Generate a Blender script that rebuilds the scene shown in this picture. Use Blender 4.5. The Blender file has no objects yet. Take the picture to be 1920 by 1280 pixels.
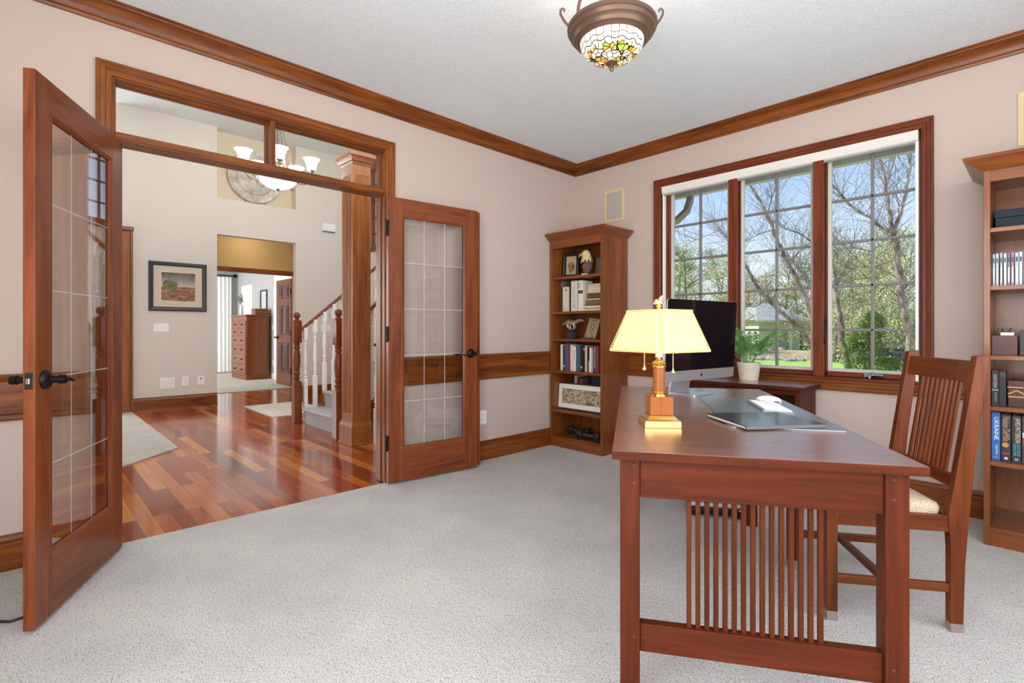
import bpy, bmesh, math, random
from mathutils import Vector, Matrix
R = math.radians
rnd = random.Random(7)
scn = bpy.context.scene
col = scn.collection

# ---------------------------------------------------------------- helpers
class MB:
    def __init__(s): s.v = []; s.f = []
    def add(s, vs, fs):
        n = len(s.v); s.v += [tuple(p) for p in vs]; s.f += [tuple(i + n for i in f) for f in fs]; return s
    def box(s, x0, x1, y0, y1, z0, z1):
        return s.add([(x0,y0,z0),(x1,y0,z0),(x1,y1,z0),(x0,y1,z0),(x0,y0,z1),(x1,y0,z1),(x1,y1,z1),(x0,y1,z1)],
                     [(0,3,2,1),(4,5,6,7),(0,1,5,4),(1,2,6,5),(2,3,7,6),(3,0,4,7)])
    def loft(s, rings, closed=True, cap=True):
        n = len(rings[0]); base = len(s.v)
        for r in rings: s.v += [tuple(p) for p in r]
        m = n if closed else n - 1
        for k in range(len(rings) - 1):
            for i in range(m):
                a = base + k*n + i; b = base + k*n + (i+1) % n
                s.f.append((a, b, b + n, a + n))
        if cap and closed:
            s.f.append(tuple(base + i for i in range(n))[::-1])
            s.f.append(tuple(base + (len(rings)-1)*n + i for i in range(n)))
        return s
    def lathe(s, prof, cx=0, cy=0, n=24, z0=0, cap=True):
        return s.loft([[(cx + r*math.cos(2*math.pi*i/n), cy + r*math.sin(2*math.pi*i/n), z0 + z) for i in range(n)] for r, z in prof], True, cap)
    def sqlathe(s, prof, cx=0, cy=0, z0=0):
        return s.loft([[(cx+a*h, cy+b*h, z0+z) for a, b in ((-1,-1),(1,-1),(1,1),(-1,1))] for h, z in prof])
    def prism(s, poly, a0, a1, axis='z'):
        m = {'z': lambda p, a: (p[0], p[1], a), 'y': lambda p, a: (p[0], a, p[1]), 'x': lambda p, a: (a, p[0], p[1])}[axis]
        return s.loft([[m(p, a0) for p in poly], [m(p, a1) for p in poly]])
    def tube(s, pts, r, n=8, cap=True):
        pts = [Vector(p) for p in pts]; rr = r if isinstance(r, (list, tuple)) else [r]*len(pts)
        rings = []; up = None
        for i, p in enumerate(pts):
            t = (pts[min(i+1, len(pts)-1)] - pts[max(i-1, 0)])
            if t.length < 1e-9: t = Vector((0,0,1))
            t.normalize()
            if up is None: up = t.orthogonal().normalized()
            else:
                up = up - t*up.dot(t)
                up = up.normalized() if up.length > 1e-6 else t.orthogonal().normalized()
            b = t.cross(up)
            rings.append([p + (up*math.cos(2*math.pi*k/n) + b*math.sin(2*math.pi*k/n))*rr[i] for k in range(n)])
        return s.loft(rings, True, cap)
    def bar(s, p0, p1, w, h, up=(0,0,1)):
        p0, p1 = Vector(p0), Vector(p1); t = (p1-p0).normalized(); u = Vector(up); sd = t.cross(u).normalized(); u = sd.cross(t)
        rg = lambda p: [p + sd*a*w/2 + u*b*h/2 for a, b in ((-1,-1),(1,-1),(1,1),(-1,1))]
        return s.loft([rg(p0), rg(p1)])
    def ball(s, c, r, n=12, m=8, sc=(1,1,1)):
        rings = []
        for j in range(m+1):
            ph = math.pi*j/m; q = max(math.sin(ph), 1e-3)
            rings.append([(c[0]+r*sc[0]*q*math.cos(2*math.pi*i/n), c[1]+r*sc[1]*q*math.sin(2*math.pi*i/n), c[2]-r*sc[2]*math.cos(ph)) for i in range(n)])
        return s.loft(rings)
    def sweep(s, path, prof, mp=None, closed=False):
        # path: 2D points, prof: (offset along left normal, out); mp(a, b, out) -> xyz
        mp = mp or (lambda a, b, o: (a, b, o))
        P = [Vector(p) for p in path]; n = len(P); rings = []
        for i in range(n):
            d1 = (P[i]-P[i-1]) if (i > 0 or closed) else (P[i+1]-P[i])
            d2 = (P[(i+1) % n]-P[i]) if (i < n-1 or closed) else d1
            d1.normalize(); d2.normalize()
            n1 = Vector((-d1.y, d1.x)); n2 = Vector((-d2.y, d2.x)); m = (n1+n2)
            m = m/ (m.dot(n1))
            rings.append([mp(P[i].x+m.x*o, P[i].y+m.y*o, z) for o, z in prof])
        if closed: rings.append(rings[0])
        return s.loft(rings, True, not closed)
    def move(s, M):
        s.v = [tuple(M @ Vector(p)) for p in s.v]; return s
    def build(s, name, mat, parent=None, bevel=0, smooth=0, seg=2, loc=None):
        me = bpy.data.meshes.new(name); me.from_pydata(s.v, [], s.f); me.update()
        bm = bmesh.new(); bm.from_mesh(me)
        bmesh.ops.recalc_face_normals(bm, faces=bm.faces); bm.to_mesh(me); bm.free()
        o = bpy.data.objects.new(name, me); col.objects.link(o)
        if mat: me.materials.append(mat)
        if smooth:
            for p in me.polygons: p.use_smooth = True
            me.set_sharp_from_angle(angle=R(smooth))
        if bevel:
            b = o.modifiers.new('Bevel', 'BEVEL'); b.width = bevel; b.segments = seg; b.limit_method = 'ANGLE'; b.angle_limit = R(40)
        if parent: o.parent = parent
        if loc: o.location = loc
        return o
def BX(*a): return MB().box(*a)
def tag(o, label=None, cat=None, group=None, kind=None):
    if label: o['label'] = label
    if cat: o['category'] = cat
    if group: o['group'] = group
    if kind: o['kind'] = kind
    return o
def empty(name, loc=(0,0,0), rz=0, label=None, cat=None, group=None, kind=None):
    o = bpy.data.objects.new(name, None); col.objects.link(o); o.location = loc; o.rotation_euler = (0,0,rz); o.empty_display_size = .1
    return tag(o, label, cat, group, kind)
def copy_tree(o, parent=None):
    c = o.copy(); col.objects.link(c)
    if parent: c.parent = parent
    for ch in [q for q in bpy.data.objects if q.parent == o]: copy_tree(ch, c)
    return c
def lettering(body, size, mat, parent, M, ext=.0004, sx=1, fit=None, bold=0):
    cu = bpy.data.curves.new('lettering', 'FONT'); cu.body = body; cu.size = size; cu.extrude = ext; cu.offset = bold
    cu.align_x = 'CENTER'; cu.align_y = 'CENTER'; cu.resolution_u = 3
    t = bpy.data.objects.new('tmp', cu); col.objects.link(t)
    dg = bpy.context.evaluated_depsgraph_get(); me = bpy.data.meshes.new_from_object(t.evaluated_get(dg))
    bpy.data.objects.remove(t); me.name = 'lettering'
    if fit:
        xs = [v.co.x for v in me.vertices]; ys = [v.co.y for v in me.vertices]
        fx = fit[0]/(max(xs)-min(xs)); fy = fit[1]/(max(ys)-min(ys)); cx = (max(xs)+min(xs))/2; cy = (max(ys)+min(ys))/2
        for v in me.vertices: v.co.x = (v.co.x-cx)*fx; v.co.y = (v.co.y-cy)*fy
    me.materials.clear(); me.materials.append(mat)
    o = bpy.data.objects.new('lettering', me); col.objects.link(o); o.parent = parent; o.matrix_local = M; return o
def frame3(x, y, z, o):
    m = Matrix.Identity(4)
    for i, c in enumerate((x, y, z, o)):
        for j in range(3): m[j][i] = c[j]
    return m

# ---------------------------------------------------------------- materials
def lin(c):
    f = lambda u: u/12.92 if u <= .04045 else ((u+.055)/1.055)**2.4
    if isinstance(c, str): c = tuple(int(c[i:i+2], 16) for i in (0,2,4))
    return tuple(f(u/255) for u in c) + (1,)
class NT:
    def __init__(s, name):
        s.m = bpy.data.materials.new(name); s.m.use_nodes = True; s.t = s.m.node_tree; s.t.nodes.clear()
        s.out = s.n('ShaderNodeOutputMaterial'); s.p = s.n('ShaderNodeBsdfPrincipled'); s.l(s.p.outputs[0], s.out.inputs[0])
    def n(s, ty, **k):
        q = s.t.nodes.new(ty)
        for a, b in k.items(): setattr(q, a, b)
        return q
    def l(s, a, b): s.t.links.new(a, b)
    def setp(s, rough=.5, metal=0, spec=.5, coat=0, coatr=.1):
        i = s.p.inputs; i['Roughness'].default_value = rough; i['Metallic'].default_value = metal
        i['Specular IOR Level'].default_value = spec; i['Coat Weight'].default_value = coat; i['Coat Roughness'].default_value = coatr
    def coords(s, scale=(1,1,1), kind='Object'):
        t = s.n('ShaderNodeTexCoord'); m = s.n('ShaderNodeMapping'); m.inputs['Scale'].default_value = scale
        s.l(t.outputs[kind], m.inputs['Vector']); return m.outputs['Vector']
    def noise(s, vec, scale, detail=3, rough=.5, dist=0):
        q = s.n('ShaderNodeTexNoise'); q.inputs['Scale'].default_value = scale; q.inputs['Detail'].default_value = detail
        q.inputs['Roughness'].default_value = rough; q.inputs['Distortion'].default_value = dist
        if vec: s.l(vec, q.inputs['Vector'])
        return q.outputs['Fac']
    def ramp(s, fac, stops, interp='LINEAR'):
        q = s.n('ShaderNodeValToRGB'); e = q.color_ramp.elements; q.color_ramp.interpolation = interp
        while len(e) < len(stops): e.new(.5)
        for el, (p, c) in zip(e, stops): el.position = p; el.color = c if not isinstance(c, str) else lin(c)
        s.l(fac, q.inputs['Fac']); return q.outputs['Color']
    def mix(s, fac, a, b, mode='MIX'):
        q = s.n('ShaderNodeMix', data_type='RGBA', blend_type=mode)
        for sock, v in ((q.inputs[0], fac), (q.inputs[6], a), (q.inputs[7], b)):
            if hasattr(v, 'is_linked') or hasattr(v, 'links'): s.l(v, sock)
            elif isinstance(v, str): sock.default_value = lin(v)
            else: sock.default_value = v
        return q.outputs[2]
    def math(s, op, a, b=None, c=None):
        q = s.n('ShaderNodeMath', operation=op)
        for i, v in enumerate((a, b, c)):
            if v is None: continue
            if hasattr(v, 'links'): s.l(v, q.inputs[i])
            else: q.inputs[i].default_value = v
        return q.outputs[0]
    def bump(s, h, strength=.2, dist=.01):
        q = s.n('ShaderNodeBump'); q.inputs['Strength'].default_value = strength; q.inputs['Distance'].default_value = dist
        s.l(h, q.inputs['Height']); s.l(q.outputs[0], s.p.inputs['Normal'])
    def base(s, c): s.l(c, s.p.inputs['Base Color'])
def plain(name, c, rough=.5, metal=0, spec=.5, coat=0, emit=0):
    n = NT(name); n.setp(rough, metal, spec, coat); n.p.inputs['Base Color'].default_value = lin(c)
    if emit: n.p.inputs['Emission Color'].default_value = lin(c); n.p.inputs['Emission Strength'].default_value = emit
    return n.m
def wood(name, lo, hi, axis='z', rough=.36, coat=.06, scale=1.0, spec=.3):
    n = NT(name); n.setp(rough, 0, spec, coat, .15)
    sc = {'x': (1.3,16,16), 'y': (16,1.3,16), 'z': (16,16,1.3)}[axis]
    v = n.coords(tuple(q*scale for q in sc))
    a = n.noise(v, 1.0, 3, .6, 1.2); b = n.noise(v, 6, 4, .6, .3)
    f = n.math('ADD', n.math('MULTIPLY', a, .7), n.math('MULTIPLY', b, .3))
    n.base(n.ramp(f, [(.3, lo), (.68, hi)])); n.bump(b, .06, .004)
    return n.m
def wset(name, lo, hi, **k): return {a: wood(name + ' ' + a, lo, hi, a, **k) for a in 'xyz'}
W_TRIM = wset('cherry trim', '4a1f05', '98531a')
W_WIN = wset('window cherry', '531f10', '7c3c20', spec=.2)
W_DOOR = wset('door cherry', '5a260d', '8d4a24')
W_DESK = wset('desk cherry', '3c180a', '5e2912', rough=.45, coat=0, spec=.12)
W_CASE = wset('bookcase cherry', '63300f', '8f4e20', coat=.3)
W_CHAIR = wset('chair cherry', '4a1f0a', '763a15', coat=.05, spec=.2)
W_COL = wset('column cherry', '74401a', 'a86632', rough=.45, coat=0)
def grain(o, W):
    # run the wood grain of each face along its longest edge
    me = o.data; me.materials.clear()
    for a in 'xyz': me.materials.append(W[a])
    vs = [v.co for v in me.vertices]
    for p in me.polygons:
        q = list(p.vertices); best = max((vs[q[i]]-vs[q[i-1]] for i in range(len(q))), key=lambda d: d.length)
        p.material_index = max(range(3), key=lambda k: abs(best[k]))
    return o
W_DARK = wset('dark walnut', '3a1a12', '5a2e20')
M_ink = plain('black ink', '1c1a1a', .6)
M_white = plain('white paint', 'f2f0ec', .4)
M_black = plain('black plastic', '151515', .35)
M_bronze = plain('oil rubbed bronze', '1d1a19', .38, .7)
M_brass = plain('polished brass', 'd0ae70', .2, 1)
M_gold = plain('pale gold', 'f0d9a4', .25, 1)
M_alu = plain('brushed aluminium', 'd6d8da', .32, .85)
M_chrome = plain('satin chrome', 'b8babc', .22, 1)
M_plate = plain('ivory switch plastic', 'f8f6f2', .4)
M_slot = plain('socket slots', '77726c', .6)

def wall_paint(name, c, bumpy=.06):
    n = NT(name); n.setp(.75, 0, .25); v = n.coords()
    n.base(n.mix(n.noise(v, 1.2, 2), lin(c), tuple(min(1, q*1.05) for q in lin(c)[:3]) + (1,)))
    n.bump(n.noise(v, 180, 2), bumpy, .003); return n.m
M_wall = wall_paint('mauve beige paint', 'c4b0a6')
M_foyer = wall_paint('cream paint', 'dcd3c9')
M_niche = wall_paint('tan niche paint', 'ddceb2')
M_yellow = wall_paint('ochre paint', 'd6b479')
M_gray = wall_paint('grey paint', 'b9b8b8')
def ceil_mat():
    n = NT('orange peel ceiling'); n.setp(.85, 0, .2); v = n.coords()
    a = n.noise(v, 95, 3, .6)
    n.base(n.ramp(a, [(.3, 'e0e4e6'), (.7, 'eff3f5')])); n.bump(a, .35, .012); return n.m
M_ceil = ceil_mat()
def carpet(name, lo, mid, hi):
    n = NT(name); n.setp(.95, 0, .1); v = n.coords()
    a = n.noise(v, 210, 3, .65); f2 = n.noise(v, 120, 1, .5); b = n.noise(v, 2.3, 3, .55); c = n.noise(v, 55, 2, .5)
    k = n.ramp(a, [(.34, lo), (.45, mid), (.6, hi)])
    k = n.mix(n.math('MULTIPLY', n.math('LESS_THAN', f2, .335), .65), k, lo)
    k = n.mix(.9, k, n.ramp(b, [(.3, (.86,.86,.87,1)), (.7, (1.04,1.03,1.01,1))]), 'MULTIPLY')
    n.base(k)
    n.bump(n.math('ADD', a, n.math('MULTIPLY', c, .8)), .8, .02); return n.m
M_carpet = carpet('speckled berber carpet', '968d84', 'e8e2db', 'f7f3ee')
M_wcarpet = carpet('cream carpet', 'c4bab0', 'dcd5cb', 'e6e1d9')
M_scarpet = carpet('stair carpet', 'b9bab7', 'd9dad7', 'e8e8e5')
def planks():
    n = NT('brazilian cherry planks'); n.setp(.16, 0, .5, .3, .06)
    v = n.coords((1,1,1))
    b = n.n('ShaderNodeTexBrick'); b.offset = .37; b.offset_frequency = 2; b.squash = 1
    b.inputs['Scale'].default_value = 1; b.inputs['Brick Width'].default_value = .95; b.inputs['Row Height'].default_value = .083
    b.inputs['Mortar Size'].default_value = .0009; b.inputs['Mortar Smooth'].default_value = .2; b.inputs['Bias'].default_value = 0
    b.inputs['Color1'].default_value = (0,0,0,1); b.inputs['Color2'].default_value = (1,1,1,1); b.inputs['Mortar'].default_value = (.12,.12,.12,1)
    n.l(v, b.inputs['Vector'])
    g = n.noise(n.coords((2.2,34,1)), 1, 4, .6, .25)
    k = n.ramp(b.outputs['Color'], [(0, '7c3014'), (.3, '9a441c'), (.6, 'ae5524'), (.85, 'c87232'), (1, 'd8924a')])
    k = n.mix(.75, k, n.ramp(g, [(.3, (.72,.68,.64,1)), (.7, (1.12,1.1,1.08,1))]), 'MULTIPLY')
    n.base(k); n.bump(b.outputs['Fac'], -.08, .002); return n.m
M_planks = planks()
def glass(name, tint=(1,1,1,1), extra=0.0, rough=0.0, power=4.0):
    n = NT(name); t = n.t; t.nodes.remove(n.p)
    tr = n.n('ShaderNodeBsdfTransparent'); tr.inputs[0].default_value = tint
    gl = n.n('ShaderNodeBsdfGlossy'); gl.inputs['Roughness'].default_value = rough
    lw = n.n('ShaderNodeLayerWeight'); lw.inputs[0].default_value = .5
    mx = n.n('ShaderNodeMixShader'); f = n.math('MULTIPLY_ADD', n.math('POWER', lw.outputs['Facing'], power), .9, .03 + extra)
    n.l(f, mx.inputs[0]); n.l(tr.outputs[0], mx.inputs[1]); n.l(gl.outputs[0], mx.inputs[2]); n.l(mx.outputs[0], n.out.inputs[0]); return n.m
M_glass = glass('window glass', (.97,.98,.98,1))
M_doorglass = glass('door glass', (.97,.975,.975,1), .05, 0, 2.4)
SKY = 1.12
def LIGHTS():
    sun((0, R(-40), R(28)), 6.5, 1, (1,.96,.88))
    # added fill panels at made-up window openings outside the view
    area('side window fill', (4.29,-2.95,1.55), (0,R(90),0), 1.8, 3.5, 68, (.93,.97,1))
    area('rear window fill', (3.175,-4.98,1.4), (R(90),0,0), 1.9, 2.0, 85, (.95,.98,1))
    area('dining fill', (-6.55,-4.95,1.65), (0,R(-90),0), 2.0, 2.4, 100, (.93,.97,1))
    area('clerestory fill', (-.13,-1.95,3.58), (0,R(90),0), .85, 2.2, 60, (.93,.97,1))
    area('bedroom fill', (-9.2,-3.97,1.45), (R(90),0,0), 2.7, 1.65, 110, (.95,.98,1))
    # lamps
    point('ceiling lamp bulb', (1.909,-2.081,2.745-.28), 3, (1,.96,.92), .06)
    point('table lamp bulb', (2.336,-2.398,.76+.345), 1.25, (1,.86,.66), .03)
    point('chandelier bulb', (-2.328,-2.097,2.72), 80, (1,.95,.90), .08)
    point('hall point light', (-6.1,-1.2,2.7), 5, (1,.94,.84), .05)  # unseen point light under the hall ceiling, no fixture modelled
# ================================================================ setting
def struct(name, mb, mat, label, cat, parent=None, **k):
    o = mb.build(name, mat, parent, **k)
    if not parent: tag(o, label, cat, kind='structure')
    return o
H = 2.745; FC = 4.11
struct('floor', BX(0, 4.3, -5, 0, -.06, 0), M_carpet, 'speckled beige carpet of the study', 'carpet')
struct('floor_foyer', MB().prism([(-6.62,-3.0),(-2.3,-3.0),(-1.3,-4.0),(-1.3,-5.0),(0,-5.0),(0,.45),(-5.31,.45),(-5.31,.6),(-6.62,.6)], -.06, -.004), M_planks, 'glossy cherry plank floor of the foyer', 'floor')
struct('floor_dining', MB().prism([(-6.6,-3.0),(-6.6,-6.6),(0,-6.6),(0,-5),(-1.3,-5),(-1.3,-4.0),(-2.3,-3.0)], -.06, .006), M_wcarpet, 'cream carpet left of the foyer plank floor', 'carpet')
struct('floor_bedroom', BX(-11.4, -6.62, -4, 0, -.06, .004), M_wcarpet, 'cream bedroom carpet beyond the hall', 'carpet')
# walls
w = BX(-.12, 0, -5.12, -3.72, 0, 3.1).box(-.12, 0, -2.14, .6, 0, 3.1).box(-.12, 0, -3.72, -2.14, 2.41, 3.1).box(-.12, 0, -5.12, -3.1, 3.1, FC).box(-.12, 0, -.8, .6, 3.1, FC).box(-.12, 0, -3.1, -.8, 4.05, FC)
struct('wall_left', w, M_wall, 'mauve beige wall with the french doors', 'wall')
w = BX(.0, .94, 0, .16, -.5, 2.9).box(2.80, 4.42, 0, .16, -.5, 2.9).box(.94, 2.80, 0, .16, -.5, .755).box(.94, 2.80, 0, .16, 2.37, 2.9)
struct('wall_back', w, M_wall, 'mauve beige wall with the large window', 'wall')
w = BX(4.3, 4.42, -5.12, -4.8, 0, 2.9).box(4.3, 4.42, -1.1, 0, 0, 2.9).box(4.3, 4.42, -4.8, -1.1, 0, .6).box(4.3, 4.42, -4.8, -1.1, 2.5, 2.9)
struct('wall_right', w, M_wall, 'mauve beige side wall of the study', 'wall')
struct('wall_front', BX(0, 2.2, -5.12, -5, 0, 2.9).box(4.15, 4.42, -5.12, -5, 0, 2.9).box(2.2, 4.15, -5.12, -5, 0, .35).box(2.2, 4.15, -5.12, -5, 2.45, 2.9), M_wall, 'mauve beige wall behind the viewer', 'wall')
struct('ceiling', BX(0, 4.3, -5, 0, H, 2.86), M_ceil, 'pale textured ceiling of the study', 'ceiling')
# foyer
PY0, PY1, FX = -1.976, -.824, -5.19
w = BX(-5.31, FX, -2.98, PY0, 0, FC).box(-5.31, FX, PY1, .45, 0, FC).box(-5.31, FX, PY0, PY1, 2.52, 3.065)
struct('wall_foyer', w, M_foyer, 'tall cream foyer wall holding the landscape picture', 'wall')
w = BX(-5.45, -5.38, PY0-.06, PY1+.06, 3.0, FC).box(-5.38, -5.31, PY0-.06, PY1+.06, 3.0, 3.064).box(-5.38, -5.31, PY0-.06, PY0, 3.064, FC).box(-5.38, -5.31, PY1, PY1+.06, 3.064, FC)
struct('wall_niche', w, M_niche, 'tan recessed niche high above the passage', 'wall')
struct('wall_foyer_return', MB().prism([(-5.19,-2.98),(-5.235,-3.17),(-5.31,-3.17),(-5.31,-2.98)], 0, FC), M_foyer, 'narrow return of the cream foyer wall above the wood pilaster', 'wall')
w = BX(-5.31, -5.11, .45, .6, 0, FC).box(-3.03, -.12, .45, .6, 0, FC).box(-5.11, -3.03, .45, .6, 0, 2.56).box(-5.11, -3.03, .45, .6, 4.0, FC)
struct('wall_stair', w, M_foyer, 'cream wall with the tall stair window', 'wall')
struct('ceiling_foyer', BX(-6.6, -.12, -6.6, .6, FC, 4.25), M_ceil, 'high pale ceiling of the foyer', 'ceiling')
w = BX(-6.72, -6.6, -6.6, -6.2, 0, FC).box(-6.72, -6.6, -3.7, -3.0, 0, FC).box(-6.72, -6.6, -6.2, -3.7, 0, .6).box(-6.72, -6.6, -6.2, -3.7, 2.7, FC).box(-6.6, -5.31, -3.1, -2.98, 0, FC)
struct('wall_dining', w, M_foyer, 'cream wall of the side room left of the foyer', 'wall')
w = BX(-6.72, 0, -6.72, -6.6, 0, FC).box(-.12, 0, -6.6, -5.12, 0, FC)
struct('wall_dining_front', w, M_foyer, 'cream front wall of the side room', 'wall')
# hall and bedroom
DY0, DY1 = -1.95, -.30
w = BX(-6.74, -6.62, -2.98, DY0, 0, 2.9).box(-6.74, -6.62, DY1, .6, 0, 2.9).box(-6.74, -6.62, DY0, DY1, 2.21, 2.9)
struct('wall_hall', w, M_yellow, 'ochre wall above the bedroom doorway', 'wall')
struct('wall_hall_side', BX(-6.62, -5.31, .6, .72, 0, 2.9), M_yellow, 'ochre side wall of the hall', 'wall')
struct('ceiling_hall', BX(-6.62, -5.31, -2.98, .6, 2.82, 2.9), M_ceil, 'hall ceiling', 'ceiling')
w = BX(-11.5, -6.74, 0, .1, 0, 2.9)
struct('wall_bedroom', w, M_gray, 'grey bedroom wall with the white closet door', 'wall')
w = BX(-11.5, -11.4, -4, 0, 0, 2.9)
struct('wall_bedroom_end', w, M_gray, 'grey bedroom end wall behind the curtain', 'wall')
w = BX(-11.5, -10.6, -4.1, -4, 0, 2.9).box(-7.8, -6.74, -4.1, -4, 0, 2.9).box(-10.6, -7.8, -4.1, -4, 0, .6).box(-10.6, -7.8, -4.1, -4, 2.3, 2.9)
struct('wall_bedroom_side', w, M_gray, 'grey bedroom side wall with an opening added for light', 'wall')  # unseen opening added to carry the bedroom fill panel
struct('ceiling_bedroom', BX(-11.5, -6.74, -4.1, .1, 2.72, 2.9), M_ceil, 'bedroom ceiling', 'ceiling')

# trims
crown = [(0,2.649),(.012,2.649),(.016,2.662),(.024,2.668),(.028,2.685),(.046,2.708),(.066,2.722),(.074,2.724),(.078,2.732),(.085,2.734),(.085,2.7455),(0,2.7455)]
grain(struct('trim_1', MB().sweep([(0,-5),(4.3,-5),(4.3,0),(0,0)], crown, closed=True), W_TRIM['y'], 'cherry crown moulding around the ceiling', 'moulding', smooth=25), W_TRIM)
rail = [(0,.685),(.022,.685),(.026,.695),(.022,.710),(.012,.716),(.012,.862),(.02,.868),(.028,.882),(.03,.897),(0,.897)]
struct('trim_2', MB().sweep([(0,0),(0,-2.091)], rail), W_TRIM['y'], 'cherry chair rail between the open door and the bookcase', 'chair rail', smooth=20)
struct('trim_3', MB().sweep([(0,-3.782),(0,-5)], rail), W_TRIM['y'], 'cherry chair rail left of the open french door', 'chair rail', smooth=20)
struct('trim_4', MB().sweep([(.90,0),(0,0)], rail), W_TRIM['x'], 'cherry chair rail behind the brass lamp', 'chair rail', smooth=20)
struct('trim_5', MB().sweep([(4.3,0),(2.818,0)], rail), W_TRIM['x'], 'cherry chair rail right of the window', 'chair rail', smooth=20)
bb = [(0,0),(.018,0),(.018,.118),(.012,.126),(.016,.140),(.012,.154),(.006,.162),(0,.162)]
struct('baseboard_left', MB().sweep([(0,0),(0,-2.091)], bb), W_TRIM['y'], 'cherry baseboard right of the french doors', 'baseboard', smooth=20)
struct('baseboard_front_left', MB().sweep([(0,-3.782),(0,-5)], bb), W_TRIM['y'], 'cherry baseboard left of the french doors', 'baseboard', smooth=20)
struct('baseboard_back', MB().sweep([(4.3,0),(0,0)], bb), W_TRIM['x'], 'cherry baseboard below the window', 'baseboard', smooth=20)
bbf = [(0,-.004),(.03,-.004),(.026,.014),(.018,.016),(.018,.135),(.012,.145),(.006,.175),(0,.175)]
struct('baseboard_foyer', MB().sweep([(FX,PY0),(FX,-2.98)], bbf), W_TRIM['y'], 'cherry baseboard below the landscape picture', 'baseboard', smooth=20)
struct('baseboard_stair', MB().sweep([(FX,.45),(FX,PY1)], bbf), W_TRIM['y'], 'cherry baseboard behind the stairs', 'baseboard', smooth=20)
struct('baseboard_bedroom', MB().sweep([(-6.74,0),(-11.4,0)], [(0,0),(.014,0),(.014,.12),(0,.13)]), M_white, 'white bedroom baseboard', 'baseboard')
# cased opening with transom
cas = [(0,0),(0,.012),(.008,.017),(.026,.017),(.030,.022),(.048,.024),(.054,.029),(.064,.029),(.066,.024),(.066,0)]
path = [(-3.715,0),(-3.715,2.393),(-2.157,2.393),(-2.157,0)]
def caz(side):
    a = MB().sweep(path, cas, lambda a, b, o: ((o if side else -.12-o), a, b)); return a
grain(struct('trim_6', caz(1), W_TRIM['z'], 'cherry casing around the doorway, study side', 'door casing', smooth=15), W_TRIM)
grain(struct('trim_7', caz(0), W_TRIM['z'], 'cherry casing around the doorway, foyer side', 'door casing', smooth=15), W_TRIM)
w = BX(-.12, .002, -3.722, -3.703, 0, 2.40).box(-.12, .002, -2.163, -2.142, 0, 2.40)
w.box(-.085, -.045, -3.703, -3.696, 0, 2.07).box(-.085, -.045, -2.170, -2.163, 0, 2.07)
grain(struct('trim_8', w, W_TRIM['z'], 'cherry jambs of the doorway', 'door jamb', bevel=.002), W_TRIM)
t = empty('window_2', (-.06, -2.93, 2.07), 0, 'transom of two clear panes above the doorway', 'window', kind='structure')
w = BX(-.06, .062, -.773, .767, 0, .047).box(-.02, .066, -.773, .767, .010, .036).box(-.06, .062, -.773, .767, .318, .340).box(-.045, .06, -.016, .016, .047, .318)
grain(w.build('transom_frame', W_TRIM['y'], t, bevel=.003), W_TRIM)
for y0, y1 in ((-.773,-.016),(.016,.767)):
    b = MB().sweep([(y0,.047),(y0,.318),(y1,.318),(y1,.047)], [(0,-.022),(-.011,-.022),(-.011,-.006),(-.006,.012),(0,.012)], lambda a, b, o: (o, a, b), closed=True)
    grain(b.build('glass_stop', W_TRIM['y'], t), W_TRIM)
    BX(-.012, -.008, y0, y1, .047, .318).build('pane', M_glass, t)
struct('trim_9', MB().sweep([(DY0,0),(DY0,2.135),(DY1,2.135),(DY1,0)], [(0,0),(0,.018),(.07,.018),(.07,0)], lambda a, b, o: (-6.62+o, a, b)).box(-6.74, -6.62, DY1-.018, DY1, 0, 2.135).box(-6.74, -6.62, DY0, DY1, 2.13, 2.2), W_TRIM['y'], 'cherry casing of the bedroom doorway', 'door casing')
# pilaster left of the foyer wall
t = empty('trim_10', (-5.18, -3.17, 0), 0, 'cherry panelled pilaster at the left end of the foyer wall', 'pilaster', kind='structure')
BX(-.03, .03, -.18, .15, -.004, 2.42).build('pilaster_panel', W_COL['z'], t, bevel=.003)
BX(-.035, .045, .15, .18, -.004, 2.42).build('edge_strip', W_TRIM['z'], t, bevel=.004)
BX(-.04, .055, -.19, .19, 2.42, 2.475).build('cap', W_TRIM['y'], t, bevel=.008)

# ---------------------------------------------------------------- french doors
def hinge_at(z, parent, y):
    h = MB().lathe([(.009,0),(.009,.10)], -.012, y, 10, z-.05).lathe([(.011,-.006),(.011,0)], -.012, y, 10, z-.05).lathe([(.011,.1),(.011,.106)], -.012, y, 10, z-.05)
    h.box(-.014, .014, y-.004, y+.004, z-.05, z+.05)
    o = h.build('hinge', M_bronze, parent, smooth=40); return o
def lever(parent, x, y, s, dirx, z=.915):
    # s: +1 handle on +y side, -1 on -y side
    h = MB()
    def ax(pts): return [(x + r, y + s*d, z) for r, d in pts]
    prof = [(.001,0),(.036,0),(.036,.006),(.030,.014),(.018,.020),(.013,.022),(.013,.05)]
    h.loft([[(x + r*math.cos(2*math.pi*i/20), y + s*d, z + r*math.sin(2*math.pi*i/20)) for i in range(20)] for r, d in prof])
    h.loft([[(x + r*math.cos(2*math.pi*i/16), y + s*d, z + r*math.sin(2*math.pi*i/16)) for i in range(16)] for r, d in [(.001,.045),(.017,.045),(.017,.064),(.012,.068),(.001,.068)]])
    pts = [(x + dirx*u, y + s*(.057 + .006*math.sin(u*40)), z - .010*math.sin(max(0,u-.03)*38)) for u in [k*.0115 for k in range(10)]]
    h.tube(pts, [.011,.0105,.0095,.0085,.0075,.007,.006,.0055,.005,.004], 8)
    h.build('door_handle', M_bronze, parent, smooth=50)
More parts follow.
